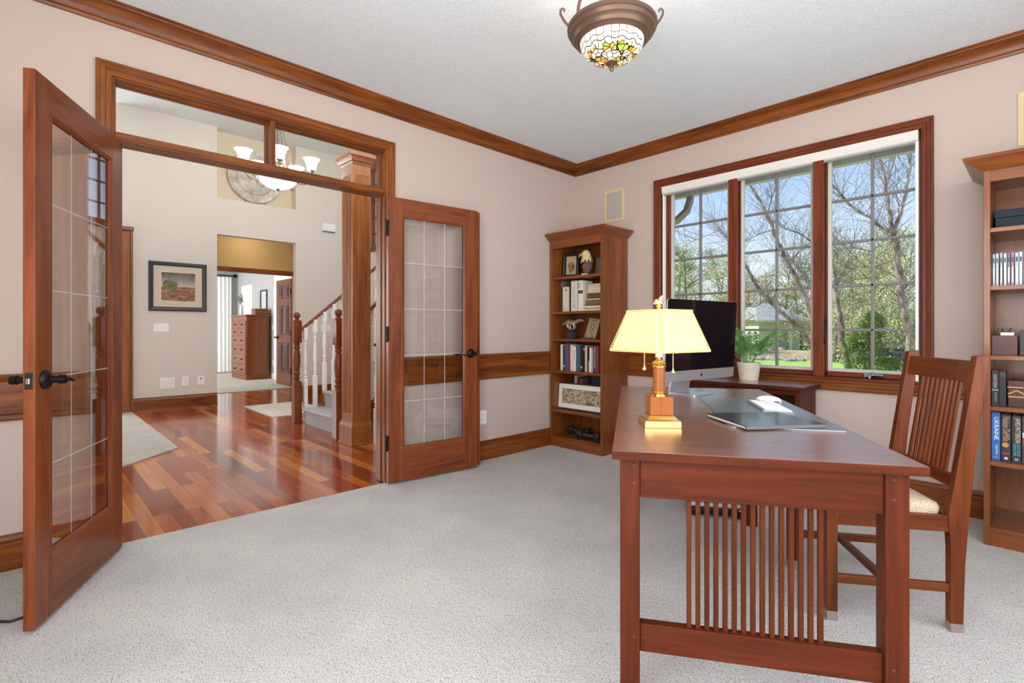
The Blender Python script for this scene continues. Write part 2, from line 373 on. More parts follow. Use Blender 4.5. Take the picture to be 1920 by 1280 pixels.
def french_door(name, loc, ang, width, flip, label):
    # local x: hinge edge -> lock edge; front face at y=0, body towards -y (flip=0) or +y (flip=1)
    d = empty(name, loc, ang, label, 'door', kind='structure')
    T = .036; y0, y1 = (0, T) if flip else (-T, 0); hb, ht = .015, 2.045; st = .115; tr = .125; br = .235
    for x in (0, width-st): BX(x, x+st, y0, y1, hb, ht).build('stile', W_DOOR['z'], d, bevel=.002)
    for z, h in ((ht-tr, tr), (hb, br)): BX(st, width-st, y0, y1, z, z+h).build('rail', W_DOOR['x'], d, bevel=.002)
    gx0, gx1, gz0, gz1 = st, width-st, hb+br, ht-tr
    ym = (y0+y1)/2
    bead = MB()
    for sg in (1, -1):
        bead.sweep([(gx0,gz0),(gx0,gz1),(gx1,gz1),(gx1,gz0)], [(.001,.004),(-.012,.004),(-.012,.008),(-.006,.013),(.001,.0165)], lambda a, b, o, sg=sg: (a, ym + sg*o, b), closed=True)
    grain(bead.build('glazing_bead', W_DOOR['z'], d), W_DOOR)
    BX(gx0, gx1, ym-.003, ym+.003, gz0, gz1).build('pane', M_doorglass, d)
    g = MB(); yq = ym+.003 if not flip else ym-.0035
    for k in (1, 2):
        x = gx0 + (gx1-gx0)*k/3; g.box(x-.0022, x+.0022, yq, yq+.0005, gz0, gz1)
    for k in range(1, 5):
        z = gz0 + (gz1-gz0)*k/5; g.box(gx0, gx1, yq, yq+.0005, z-.0022, z+.0022)
    g.build('etched_grid', M_etch, d)
    for s, y in ((1, y1), (-1, y0)): lever(d, width-.062, y, s, -1)
    BX(width-.001, width+.0012, ym-.0125, ym+.0125, .885, .945).build('latch_plate', M_black, d, bevel=.001)
    BX(width, width+.011, ym-.007, ym+.007, .904, .926).build('latch_bolt', M_chrome, d, bevel=.003)
    for z in (.30, 1.07, 1.82): hinge_at(z, d, y0 if not flip else y0+.004)
    return d
def etch():
    n = NT('etched glass line'); n.setp(.35, 0, .4); n.p.inputs['Base Color'].default_value = lin('e6e4e0'); n.p.inputs['Alpha'].default_value = .34; return n.m
M_etch = etch()
french_door('door_1', (.09, -3.682, 0), math.atan2(-.436, .900), .752, 0, 'open cherry french door at the left edge, its lock edge facing the room')
d2 = french_door('door_2', (.088, -2.182, 0), math.atan2(.994, .107), .752, 1, 'open cherry french door folded back against the left wall')
BX(.750, .800, .034, .046, .015, 2.045).build('astragal', W_TRIM['z'], d2, bevel=.003)
# bedroom six panel door, swung open
d3 = empty('door_3', (-6.80, -.315, 0), math.pi, 'dark six panel bedroom door standing open beyond the passage', 'door', kind='structure')
BX(0, .78, -.036, 0, .012, 2.10).build('door_slab', W_DOOR['z'], d3, bevel=.002)
for xa in (.11, .44):
    for za, zb in ((.25,.85),(1.0,1.58),(1.72,1.98)):
        MB().sweep([(xa,za),(xa,zb),(xa+.23,zb),(xa+.23,za)], [(0,0),(.0,.007),(-.015,.007),(-.03,.001),(-.03,0)], lambda a, b, o: (a, .0+o, b), closed=True).box(xa+.05, xa+.18, 0, .006, za+.05, zb-.05).build('panel', W_DARK['z'], d3, bevel=.002)
lever(d3, .71, 0, 1, -1, .95)
for z in (.3, 1.05, 1.85): hinge_at(z, d3, .004)
# white closet door on the bedroom wall
d4 = empty('door_4', (-10.53, 0, 0), 0, 'white closet door behind the dresser', 'door', kind='structure')
BX(-.36, .36, -.03, 0, .005, 2.14).build('door_slab', M_white, d4, bevel=.003)
for xa in (-.29, .04):
    for za, zb in ((.25,.9),(1.05,1.9)): BX(xa, xa+.25, -.036, -.03, za, zb).build('panel', M_white, d4, bevel=.005)
MB().sweep([(-.36,0),(-.36,2.14),(.36,2.14),(.36,0)], [(0,0),(0,.02),(.08,.02),(.08,0)], lambda a, b, o: (a, -o, b)).build('casing', M_white, d4)
struct('trim_11', MB().sweep([(-8.15,0),(-8.15,2.10),(-7.4,2.10),(-7.4,0)], [(0,0),(0,.03),(.42,.03),(.42,0)], lambda a, b, o: (a, -o, b)), M_white, 'white door casing beside the open bedroom door', 'door casing')

# ---------------------------------------------------------------- main window
M_liner = plain('grey glazing liner', 'b9b4ac', .45); M_muntin = plain('grey muntins', '77736f', .4)
wn = empty('window_1', (1.86, 0, .76), 0, 'three sash window with muntin grids overlooking the yard', 'window', kind='structure')
def wm(mb): mb.v = [(x-1.86, y, z-.76) for x, y, z in mb.v]; return mb
mp = lambda a, b, o: (a, -o, b)
grain(wm(MB().sweep([(.962,.70),(.962,2.352),(2.757,2.352),(2.757,.70)], [(0,0),(0,.012),(.008,.016),(.024,.016),(.028,.021),(.046,.023),(.050,.027),(.060,.027),(.062,.022),(.062,0)], mp)).build('casing', W_WIN['z'], wn, smooth=15), W_WIN)
wm(BX(.94, .962, 0, .15, .757, 2.37).box(2.778, 2.80, 0, .15, .757, 2.37).box(.962, 2.778, 0, .15, 2.352, 2.37)).build('jamb', W_WIN['z'], wn, bevel=.002)
wm(BX(.95, 2.79, -.030, .15, .755, .775)).build('stool', W_WIN['x'], wn, bevel=.005)
wm(MB().sweep([(2.818,0),(.90,0)], [(0,.685),(.022,.685),(.026,.695),(.022,.710),(.014,.716),(.014,.735),(.02,.742),(.02,.755),(0,.755)])).build('apron', W_TRIM['x'], wn, smooth=20)
for x in (1.586, 2.186): wm(BX(x-.034, x+.034, -.002, .15, .775, 2.352)).build('mullion', W_WIN['z'], wn, bevel=.004)
cx = (1.285, 1.887, 2.489); G = .235
for i, c in enumerate(cx):
    lo = .984 if i == 0 else (1.62 if i == 1 else 2.22); hi = 1.552 if i == 0 else (2.152 if i == 1 else 2.778)
    lo = lo if i else .962
    s = BX(lo, c-G-.02, .045, .12, .778, 2.352).box(c+G+.02, hi, .045, .12, .778, 2.352).box(lo, hi, .045, .12, .778, .812).box(lo, hi, .045, .12, 2.31, 2.352)
    sa = grain(wm(s).build('sash', W_WIN['z'], wn, bevel=.004), W_WIN)
    g = MB().sweep([(c-G-.021,.811),(c-G-.021,2.311),(c+G+.021,2.311),(c+G+.021,.811)], [(0,.05),(-.021,.058),(-.021,.078),(0,.078)], lambda a, b, o: (a, o, b), closed=True)
    wm(g).build('sash_liner', M_liner, sa)
    wm(BX(c-G-.002, c+G+.002, .078, .084, .83, 2.292)).build('pane', M_glass, sa)
    m = BX(c-.009, c+.009, .068, .092, .83, 2.292)
    for z in (1.10, 1.4025, 1.705, 2.0): m.box(c-G, c+G, .068, .092, z-.009, z+.009)
    wm(m).build('muntin_grid', M_muntin, sa, bevel=.003)
lv = MB().tube([(2.222,.035,1.17),(2.222,.02,1.15),(2.222,.022,1.06),(2.222,.012,1.03),(2.226,.0,1.015),(2.23,.004,1.0)], [.006,.007,.006,.006,.006,.004], 8).box(2.214, 2.230, .03, .046, 1.08, 1.2)
wm(lv).build('sash_lock', M_bronze, wn, smooth=40)
cr = MB().ball((2.50,.028,.800), .024, 12, 8, (1.1,.7,.8)).tube([(2.50,.02,.800),(2.53,.005,.802),(2.565,.0,.800)], [.011,.014,.013], 8).tube([(2.495,.01,.805),(2.488,-.012,.79),(2.492,-.016,.778)], [.012,.010,.007], 8).box(2.45, 2.56, .035, .046, .785, .815)
wm(cr).build('crank_handle', M_chrome, wn, smooth=50)
# roller blind cassette
b = empty('roller_blind', (1.86, .0, 2.35), 0, 'white roller blind cassette rolled up at the window head', 'blind')
pr = [(-.012,.0),(-.012,-.035),(-.004,-.060),(.010,-.068),(.055,-.068),(.055,0)]

MB().prism(pr, -.890, .883, 'x').build('cassette', plain('cream blind fabric', 'e3dcd2', .6), b, bevel=.003)
MB().tube([(-.875,.012,-.074),(.868,.012,-.074)], .008, 8).build('bottom_bar', plain('grey blind hem', '8f8d8a', .5), b)
for x in (-.889, .866): BX(x, x+.017, .006, .040, -1.574, -.068).build('side_channel', M_white, b, bevel=.002)
# side window added to carry fill light (outside the view)
f = BX(4.33,4.38,-4.8,-4.74,.6,2.5).box(4.33,4.38,-1.16,-1.1,.6,2.5).box(4.33,4.38,-4.8,-1.1,.6,.66).box(4.33,4.38,-4.8,-1.1,2.44,2.5)
for y in (-3.6,-2.35): f.box(4.33,4.38,y-.03,y+.03,.6,2.5)
o = struct('fill_window_side', f, W_WIN['z'], 'wide unseen side window added to light the study', 'window'); BX(4.353,4.357,-4.8,-1.1,.6,2.5).build('pane', M_glass, o)
o = struct('fill_window_rear', BX(2.2,2.26,-5.09,-5.04,.35,2.45).box(4.09,4.15,-5.09,-5.04,.35,2.45).box(2.2,4.15,-5.09,-5.04,.35,.41).box(2.2,4.15,-5.09,-5.04,2.39,2.45).box(3.145,3.205,-5.09,-5.04,.35,2.45), W_WIN['z'], 'tall window added behind the viewer to light the study', 'window'); BX(2.2,4.15,-5.067,-5.063,.35,2.45).build('pane', M_glass, o)  # added behind the camera so fill light reaches the window wall
o = struct('fill_window_high', BX(-.1,-.05,-3.1,-3.04,3.1,4.05).box(-.1,-.05,-.86,-.8,3.1,4.05).box(-.1,-.05,-3.1,-.8,3.1,3.16).box(-.1,-.05,-3.1,-.8,3.99,4.05), W_TRIM['y'], 'unseen clerestory window added above the french doors to light the foyer', 'window'); BX(-.077,-.073,-3.1,-.8,3.1,4.05).build('pane', M_glass, o)  # clerestory added to throw fill light on the far foyer wall
# stair window
sw = empty('window_5', (-4.07, .45, 2.56), 0, 'tall stair window with a cherry grid, right of the column', 'window', kind='structure')
f = BX(-1.04,1.04,.02,.1,0,.05).box(-1.04,1.04,.02,.1,1.39,1.44).box(-1.04,-1.01,.02,.1,0,1.44).box(1.01,1.04,.02,.1,0,1.44)
f.build('sash', W_TRIM['z'], sw, bevel=.004)
MB().sweep([(-1.04,0),(-1.04,1.44),(1.04,1.44),(1.04,0)], [(0,0),(0,.02),(.07,.02),(.07,0)], lambda a, b, o: (a, -o, b), closed=True).build('casing', W_TRIM['x'], sw)
g = MB()
for k in (-2,-1,0,1,2): g.box(k*.34-.01, k*.34+.01, .04, .07, .05, 1.39)
for z in (.27,.555,.845,1.13): g.box(-1.01, 1.01, .04, .07, z-.01, z+.01)
g.build('muntin_grid', W_TRIM['z'], sw); BX(-1.01,1.01,.053,.057,.05,1.39).build('pane', M_glass, sw)
# ================================================================ study furniture
# ---- desk: local x = along the near edge, y = along its length
UA = math.atan2(.549, .836)
dk = empty('desk', (2.446, -2.84, 0), UA, 'long cherry mission desk with slatted ends, standing in the middle of the carpet', 'desk')
DW, DL = .775, 1.70
W_TOP = wset('polished desktop cherry', '5f2e14', '8c4c29', rough=.28, coat=1.0)
for m_ in W_TOP.values(): q_ = m_.node_tree.nodes['Principled BSDF'].inputs; q_['Coat IOR'].default_value = 5.0; q_['Coat Roughness'].default_value = .26
def polished(o, edge):
    o.data.materials.append(edge)
    for p in o.data.polygons: p.material_index = 0 if p.normal.z > .5 else 1
polished(BX(0, DW, 0, DL, .735, .76).build('desktop', W_TOP['x'], dk, bevel=.002), W_DESK['x'])
lx0, lx1, ly0, ly1, ls = .022, .745, .03, 1.67, .055
for x in (lx0, lx1-ls):
    for y in (ly0, ly1-ls): BX(x, x+ls, y, y+ls, 0, .7345).build('leg', W_DESK['z'], dk, bevel=.003)
for y in (ly0+.008, ly1-.030): BX(lx0+ls, lx1-ls, y, y+.022, .622, .7345).build('end_apron', W_DESK['x'], dk, bevel=.002)
for x in (lx0+.010, lx1-.032): BX(x, x+.022, ly0+ls, ly1-ls, .655, .7345).build('side_apron', W_DESK['y'], dk, bevel=.002)
for y in (ly0+.015, ly1-.045): BX(lx0+ls, lx1-ls, y, y+.030, .178, .258).build('stretcher', W_DESK['x'], dk, bevel=.002)
for yc in (ly0+.030, ly1-.030):
    for k in range(15):
        x = .2125 + k*.0240; BX(x-.0062, x+.0062, yc-.007, yc+.007, .2575, .6225).build('slat', W_DESK['z'], dk, bevel=.001)
for xc in (lx0+ls-.016, lx1-ls+.019):
    for z in (.715, .663, .225):
        MB().loft([[(xc+r*math.cos(i*math.pi/6), ly0+y, z+r*math.sin(i*math.pi/6)) for i in range(12)] for r, y in ((.0055,.004),(.0055,-.0012),(.004,-.0022))]).build('peg', W_DARK['z'], dk)
# ---- desk pad, folder, keyboard, mouse (desk frame)
def dworld(u, v, z=.76): c, s = math.cos(UA), math.sin(UA); return (2.446 + c*u - s*v, -2.84 + s*u + c*v, z)
def rrect(x0, x1, y0, y1, r, n=5):
    out = []
    for cx_, cy_, a in ((x1-r,y1-r,0),(x0+r,y1-r,90),(x0+r,y0+r,180),(x1-r,y0+r,270)):
        for k in range(n+1): t = R(a + 90*k/n); out.append((cx_+r*math.cos(t), cy_+r*math.sin(t)))
    return out
M_leather = plain('charcoal leather', '53565c', .34, 0, .8, 1); M_leather.node_tree.nodes['Principled BSDF'].inputs['Coat IOR'].default_value = 3; M_leather.node_tree.nodes['Principled BSDF'].inputs['Coat Roughness'].default_value = .3; M_fold = plain('black leatherette', '2b2d32', .28, 0, .8, .6); M_paper = plain('paper', 'efe9dc', .7)
pad = MB().prism(rrect(-.187,.187,-.4065,.4065,.02), 0, .003).build('desk_pad', M_leather, None, bevel=.001, loc=dworld(.575,.847,.7602)); pad.rotation_euler.z = UA
tag(pad, 'thin charcoal desk pad under the keyboard', 'desk pad')
fo = empty('portfolio', dworld(.521,.573,.7635), UA + R(19.5), 'black padfolio lying askew on the desk pad', 'folder')
MB().prism(rrect(-.150,.150,-.148,.128,.01), 0, .003).prism(rrect(-.150,.150,-.148,.128,.01), .009, .0125).box(-.149,.149,-.150,-.143,.001,.0118).build('cover', M_fold, fo, bevel=.001)
BX(-.144, .144, -.142, .122, .003, .009).build('paper_pad', M_paper, fo)
kb = empty('keyboard', dworld(.640,.955,.7634), UA, 'slim silver and white keyboard on the desk pad', 'keyboard')
MB().prism([(-.057,0),(.057,0),(.057,.004),(-.050,.010),(-.057,.010)], -.150, .150, 'y').build('base', plain('keyboard tray', '9a9da0', .4, .6), kb, bevel=.001)
for k in range(6):
    x = -.048 + k*.0172; z = .0098 - (x+.05)*.056
    row = MB()
    n = 14 if k not in (5,) else 8
    for q in range(n):
        w_ = .28/n; row.box(x, x+.0145, -.14+q*w_+.0012, -.14+(q+1)*w_-.0012, z-.002, z+.0032)
    row.build('key_row', M_white, kb, bevel=.0006)
mo = empty('mouse', dworld(.690,1.165,.7634), UA - R(30), 'white wireless mouse beside the keyboard', 'mouse')
rg = []
for j in range(11):
    t = -1 + 2*j/10; w_ = .029*math.sqrt(max(1-t**4,.02)); h = .021*math.sqrt(max(1-t*t,.02))
    rg.append([(t*.056, w_*math.cos(a), max(.004, .006 + h*math.sin(a)*.9)) if math.sin(a) >= 0 else (t*.056, w_*math.cos(a)*.92, .0005) for a in [2*math.pi*i/16 for i in range(16)]])
MB().loft(rg).build('shell', M_white, mo, smooth=60)
MB().prism(rrect(-.052,.052,-.026,.026,.02), 0, .004).build('base_plate', M_black, mo)

# ---- all-in-one computer
im = empty('desktop_computer', (2.02, -1.475, .76), math.atan2(.99, .141), 'silver all-in-one computer with a black screen at the far end of the desk', 'computer')
# local x along the width, -y = front
tilt = Matrix.Translation((.035, .0, .085)) @ Matrix.Rotation(R(3), 4, 'X') @ Matrix.Translation((-.035, 0, -.085))
W2 = .300; Z0, Z1, ZC = .084, .495, .137
bd = MB()
def slab(x, y, z0, z1, k): return [(px, y, pz) for px, pz in rrect(-x, x, z0, z1, .012, 4)]
bd.loft([slab(W2, -.030, Z0, Z1, 0), slab(W2, -.024, Z0, Z1, 0), slab(W2-.012, -.018, Z0+.012, Z1-.012, 0), slab(W2-.09, .006, Z0+.07, Z1-.07, 0), slab(W2-.16, .014, Z0+.13, Z1-.13, 0)])
def imv(mb): return mb.move(tilt @ Matrix.Translation((-.006,0,0)))
imv(bd).build('body', M_alu, im, smooth=30)
sc_ = [(px, pz) for px, pz in rrect(-W2+.001, W2-.001, ZC, Z1-.001, .010, 4)]
imv(MB().prism(sc_, -.0315, -.0295, 'y')).build('screen', plain('black screen glass', '0d0c10', .06, 0, .5), im)
# small fruit emblem on the chin
def fruit(s):
    pts = []
    for k in range(40):
        t = 2*math.pi*k/40; r = 1 - .12*math.cos(2*t+math.pi) - (.10 if abs(t-math.pi/2) < .25 else 0) - (.08 if abs(t-1.5*math.pi) < .22 else 0)
        x, y = .92*r*math.cos(t), r*math.sin(t)
        dx, dy = x-1.02, y-.12
        q = math.hypot(dx, dy)
        if q < .42: x, y = 1.02 + dx/q*.42, .12 + dy/q*.42
        pts.append((x*s, y*s))
    return pts
s_ = .0085; cz = (Z0+ZC)/2 - .001
e = MB().prism([(a, cz+b) for a, b in fruit(s_)], -.0308, -.0298, 'y')
e.prism([(s_*a, cz+s_*b) for a, b in ((0,1.1),(.08,1.4),(.3,1.65),(.48,1.68),(.44,1.4),(.25,1.16))], -.0308, -.0298, 'y')
imv(e).build('emblem', M_ink, im)
ft = MB().prism(rrect(-.085,.085,-.045,.120,.01), 0, .006)
ft.loft([[(a, y, z) for a, y, z in ((-w_,y0,z0),(w_,y0,z0),(w_,y0+.008,z0+.003),(-w_,y0+.008,z0+.003))] for w_, y0, z0 in ((.085,.108,.003),(.085,.104,.04),(.082,.07,.14),(.078,.03,.22),(.075,.012,.25))])
ft.build('stand', M_alu, im, bevel=.001, smooth=30)

# ---- brass lamp
lm = empty('table_lamp', (2.336, -2.398, .76), R(44), 'brass and wood table lamp with a lit pleated cream shade', 'lamp')
MB().sqlathe([(.062,0),(.062,.022),(.058,.026),(.054,.028),(.047,.036),(.043,.040),(.040,.041)]).build('base', M_brass, lm, bevel=.0015)
M_lampwood = wood('honey lamp wood', '6e3208', 'a05c16', 'z', .3, .08)
BX(-.040,.040,-.040,.040,.041,.106).build('block', M_lampwood, lm, bevel=.002)
MB().lathe([(.028,.106),(.028,.110),(.024,.113),(.026,.117),(.022,.122),(.0205,.123)]).build('lower_collar', M_brass, lm, smooth=35)
MB().lathe([(.0205,.204),(.023,.206),(.024,.211),(.021,.215),(.025,.220),(.022,.226),(.012,.231),(.010,.237),(.013,.243)]).build('upper_collar', M_brass, lm, smooth=35)
MB().lathe([(.0205,.123),(.0205,.204)]).build('column', M_lampwood, lm, smooth=40)
MB().lathe([(.0125,.243),(.0125,.315),(.006,.318),(.006,.42),(.004,.425)]).build('candle_sleeve', plain('ivory sleeve', 'f4ead2', .5), lm, smooth=40)
# shade (square, pleated)
SA = R(78.3 - 44)
def shade_ring(h, z, pl=.0055, n=35):
    pts = []
    for s in range(4):
        a0 = SA + R(45 + 90*s); a1 = a0 + R(90); r = h*math.sqrt(2)
        p0 = Vector((r*math.cos(a0), r*math.sin(a0))); p1 = Vector((r*math.cos(a1), r*math.sin(a1))); nn = ((p0+p1)/2).normalized()
        cut = .06
        for k in range(n):
            u = cut + (1-2*cut)*k/(n-1); q = p0.lerp(p1, u) + nn*(pl if k % 2 else 0); pts.append((q.x, q.y, z))
    return pts
def shade_mat():
    n = NT('pleated lamp shade'); n.t.nodes.remove(n.p)
    d = n.n('ShaderNodeBsdfDiffuse'); d.inputs[0].default_value = lin('e3cd9c'); t = n.n('ShaderNodeBsdfTranslucent'); t.inputs[0].default_value = lin('3f3822')
    m = n.n('ShaderNodeMixShader'); m.inputs[0].default_value = .22; n.l(d.outputs[0], m.inputs[1]); n.l(t.outputs[0], m.inputs[2]); n.l(m.outputs[0], n.out.inputs[0]); return n.m
M_shade = shade_mat()
MB().loft([shade_ring(.126-.044*k/5, .270+.136*k/5) for k in range(6)], True, False).build('lamp_shade', M_shade, lm)
bt = MB()
for h, z in ((.127,.268),(.084,.407)):
    ring = [Vector(p) for p in shade_ring(h, z, 0, 8)]; ring.append(ring[0]); bt.tube(ring, .0055 if h > .1 else .004, 6)
bt.build('braid_trim', plain('gold braid', 'd9b877', .8), lm, smooth=40)
M_rib = plain('gold ribbon', 'd3ac62', .8)
for s in range(4):
    a = SA + R(45+90*s); MB().bar((.126*1.36*math.cos(a), .126*1.36*math.sin(a), .272), (.083*1.36*math.cos(a), .083*1.36*math.sin(a), .404), .007, .003, (math.cos(a), math.sin(a), .3)).build('corner_ribbon', M_rib, lm)
sp = MB()
for a in range(4): sp.tube([(0,0,.408),(.08*math.cos(SA+R(90*a)), .08*math.sin(SA+R(90*a)), .407)], .0018, 5)
sp.build('shade_spider', M_brass, lm)
fi = MB().lathe([(.004,.405),(.010,.412),(.006,.418),(.011,.425),(.005,.430)]).ball((0,0,.437), .011, 10, 6, (1.6,.8,.7)).ball((.006,0,.449), .009, 10, 6, (1,.8,1.2)).ball((-.009,0,.444), .007, 8, 6).ball((.010,0,.459), .005, 8, 6).ball((-.014,.003,.437), .006, 8, 5)
fi.build('finial', M_gold, lm, smooth=60)
for a, zb in ((R(180), .205), (R(5), .193)):
    x, y = .052*math.cos(a - R(44) + R(46)), .052*math.sin(a - R(44) + R(46))
    c = MB(); z = .272
    while z > zb: c.ball((x, y, z), .0019, 6, 4); z -= .0042
    c.tube([(x,y,.272),(x*.2,y*.2,.276)], .0012, 5).tube([(x,y,.272),(x,y,zb)], .0008, 4)
    c.ball((x, y, zb-.004), .0075, 10, 8).lathe([(.003,0),(.003,.006)], x, y, 8, zb+.002)
    c.build('pull_chain', M_gold, lm, smooth=60)

# ---- corner stand with the palm
st = empty('side_table', (1.76, -.235, 0), 0, 'low cherry cabinet below the window, under the potted palm', 'cabinet')
polished(BX(-.46, .46, -.200, .170, .706, .730).build('top', W_TOP['x'], st, bevel=.002), W_DESK['x'])
for x in (-.43, .40): BX(x, x+.03, -.165, .165, 0, .706).build('side_panel', W_DESK['z'], st, bevel=.002)
BX(-.40, .40, .150, .162, .05, .706).build('back_panel', W_DARK['x'], st)
BX(-.40, .40, -.165, -.145, .672, .706).build('front_rail', W_DESK['x'], st, bevel=.001)
for z in (.06, .38): BX(-.40, .40, -.155, .15, z, z+.02).build('shelf', W_DARK['x'], st)
BX(-.40, .40, -.15, -.135, 0, .06).build('toe_board', W_DESK['x'], st)
pp = empty('potted_palm', (1.775, -.165, .7303), 0, 'small green parlour palm in a ribbed beige pot by the window', 'plant')
prof = [(.001,0),(.062,0)]
for k in range(14):
    z = .004 + k*.0088; r = .063 + .016*k/13; prof += [(r, z), (r+.0018, z+.0028), (r+.0018, z+.006), (r, z+.0086)]
prof += [(.080,.131),(.074,.131),(.072,.112),(.001,.110)]
MB().lathe(prof, 0, 0, 36).build('pot', plain('ribbed beige ceramic', 'd5c7b6', .6), pp, smooth=40)
MB().lathe([(.071,.108),(.06,.113),(.001,.116)], 0, 0, 20).build('soil', plain('dark potting soil', '3a2c22', .95), pp)
M_leaf = NT('palm leaf'); M_leaf.setp(.4); v = M_leaf.coords(); M_leaf.base(M_leaf.ramp(M_leaf.noise(v, 22, 2), [(.35,'4c7d3c'),(.55,'7aa860'),(.72,'b9d09c')])); M_leaf = M_leaf.m
r2 = random.Random(5)
for k in range(24):
    a = k*2.4 + r2.uniform(-.3,.3); L = r2.uniform(.20,.33); el = r2.uniform(.85,1.4); bx, by = .025*math.cos(a), .025*math.sin(a)
    pts = []; h = Vector((bx,by,.112)); d = Vector((math.cos(a)*math.cos(el), math.sin(a)*math.cos(el), math.sin(el)))
    if by < 0 or True:
        for q in range(9):
            pts.append(h.copy()); h = h + d*L/8; d = (d + Vector((math.cos(a)*.05, math.sin(a)*.05, -.14*(q/8)*1.6))).normalized()
    # keep fronds on the room side of the glass
    if any(p.y > .13 for p in pts): pts = [Vector((p.x, min(p.y, .13), p.z)) for p in pts]
    f = MB().tube(pts, [.0022-.0002*q for q in range(9)], 5)
    for q in [3+.5*i for i in range(11)]:
        i0 = int(q); p = pts[i0].lerp(pts[min(8,i0+1)], q-i0); t = (pts[i0]-pts[i0-1]).normalized(); sd = t.cross(Vector((0,0,1))).normalized()
        for s in (1,-1):
            l = .098*(1-.06*q)*r2.uniform(.8,1.1); dr = (sd*s*.8 + t*.75 + Vector((0,0,-.22))).normalized(); wv = t*.007
            m_ = p + dr*l*.5 + Vector((0,0,.006)); e_ = p + dr*l + Vector((0,0,-.012))
            cl = lambda z: Vector((z.x, min(z.y, .150), z.z))
            f.add([p-wv*.4, p+wv*.4, cl(m_+wv), cl(m_-wv), cl(e_)], [(0,1,2,3),(3,2,4)])
    f.build('frond', M_leaf, pp)

# ---- chair: local +y = forward (towards the desk), x = across
ch = empty('side_chair', (2.768, -1.516, 0), R(125.15), 'cherry slat-back chair with a tan upholstered seat drawn up to the desk', 'chair')
for x in (-.215, .215):
    BX(x-.019, x+.019, .1875, .2255, .035, .418).build('leg', W_CHAIR['z'], ch, bevel=.003)
    BX(x-.0195, x+.0195, .187, .226, 0, .035).build('glide', plain('grey glide', '8a7a72', .4) if x < 0 else bpy.data.materials['grey glide'], ch, bevel=.002)
    poly = [(-.185,.03),(-.185,.30),(-.178,.42),(-.195,.52),(-.268,1.005),(-.308,1.010),(-.262,.62),(-.245,.42),(-.232,.25),(-.226,.03)]
    MB().prism(poly, x-.017, x+.017, 'x').build('back_post', W_CHAIR['z'], ch, bevel=.003)
    BX(x-.0175, x+.0175, -.2265, -.1845, 0, .031).build('glide', bpy.data.materials['grey glide'], ch, bevel=.002)
    BX(x-.012, x+.012, -.19, .19, .362, .420).build('seat_rail', W_CHAIR['y'], ch, bevel=.002)
    BX(x-.010, x+.010, -.20, .19, .140, .172).build('stretcher', W_CHAIR['y'], ch, bevel=.002)
for y in (-.19, .19): BX(-.2, .2, y-.012, y+.012, .362, .420).build('seat_rail', W_CHAIR['x'], ch, bevel=.002)
BX(-.21, .21, .0, .024, .143, .169).build('cross_stretcher', W_CHAIR['x'], ch, bevel=.002)
def backbar(z0, z1, name):
    y = lambda z: -.215 - (z-.52)*.152
    n = 9; rings = []
    for k in range(n):
        x = -.2 + .4*k/(n-1); bow = -.012*(1-(x/.2)**2)
        rings.append([(x, y(z0)-.010+bow, z0), (x, y(z0)+.010+bow, z0), (x, y(z1)+.010+bow, z1), (x, y(z1)-.010+bow, z1)])
    MB().loft(rings).build(name, W_CHAIR['x'], ch, bevel=.002)
backbar(.905, .985, 'top_rail'); backbar(.515, .560, 'lower_rail')
for k in range(9):
    x = -.120 + k*.030; b0 = -.012*(1-(x/.2)**2)
    yy = lambda z: -.215 - (z-.52)*.152 + b0
    MB().loft([[(x-.006, yy(z)-.005, z), (x+.006, yy(z)-.005, z), (x+.006, yy(z)+.005, z), (x-.006, yy(z)+.005, z)] for z in (.555, .74, .91)]).build('slat', W_CHAIR['z'], ch)
n_ = NT('tan boucle upholstery'); n_.setp(.95, 0, .1); v = n_.coords(); a_ = n_.noise(v, 260, 2); n_.base(n_.ramp(a_, [(.35,'a08a6e'),(.6,'cdbb9f')])); n_.bump(a_, .5, .004); M_seat = n_.m
rg = []
for z, i in ((.419,.0),(.440,-.004),(.455,.004),(.464,.03),(.468,.09)):
    rg.append([(px, py, z) for px, py in rrect(-.205+i,.205-i,-.172+i,.212-i,max(.02,.03-i))])
MB().loft(rg).build('seat', M_seat, ch, smooth=50)

# ---- box under the desk
bx = empty('electronics_box', dworld(.400, 1.715, 0), UA, 'black electronic box with grey lid and red light on the carpet under the desk', 'device')
BX(0, .29, 0, .26, .012, .062).build('housing', M_black, bx, bevel=.004)
BX(-.002, .292, -.004, .262, .062, .084).build('lid', plain('pale grey lid', 'b9bdc4', .25), bx, bevel=.006)
BX(.01, .28, -.004, .0, .018, .034).build('slot_panel', plain('gloss black panel', '08080a', .1), bx)
MB().loft([[(.272+r*math.cos(i*math.pi/5), y, .050+r*math.sin(i*math.pi/5)) for i in range(10)] for r, y in ((.004,.0),(.004,-.003))]).build('indicator_light', plain('red indicator', 'ff2a1c', .4, emit=3), bx)
for x in (.02,.27):
    for y in (.02,.24): BX(x-.01, x+.01, y-.01, y+.01, 0, .012).build('foot', M_black, bx)

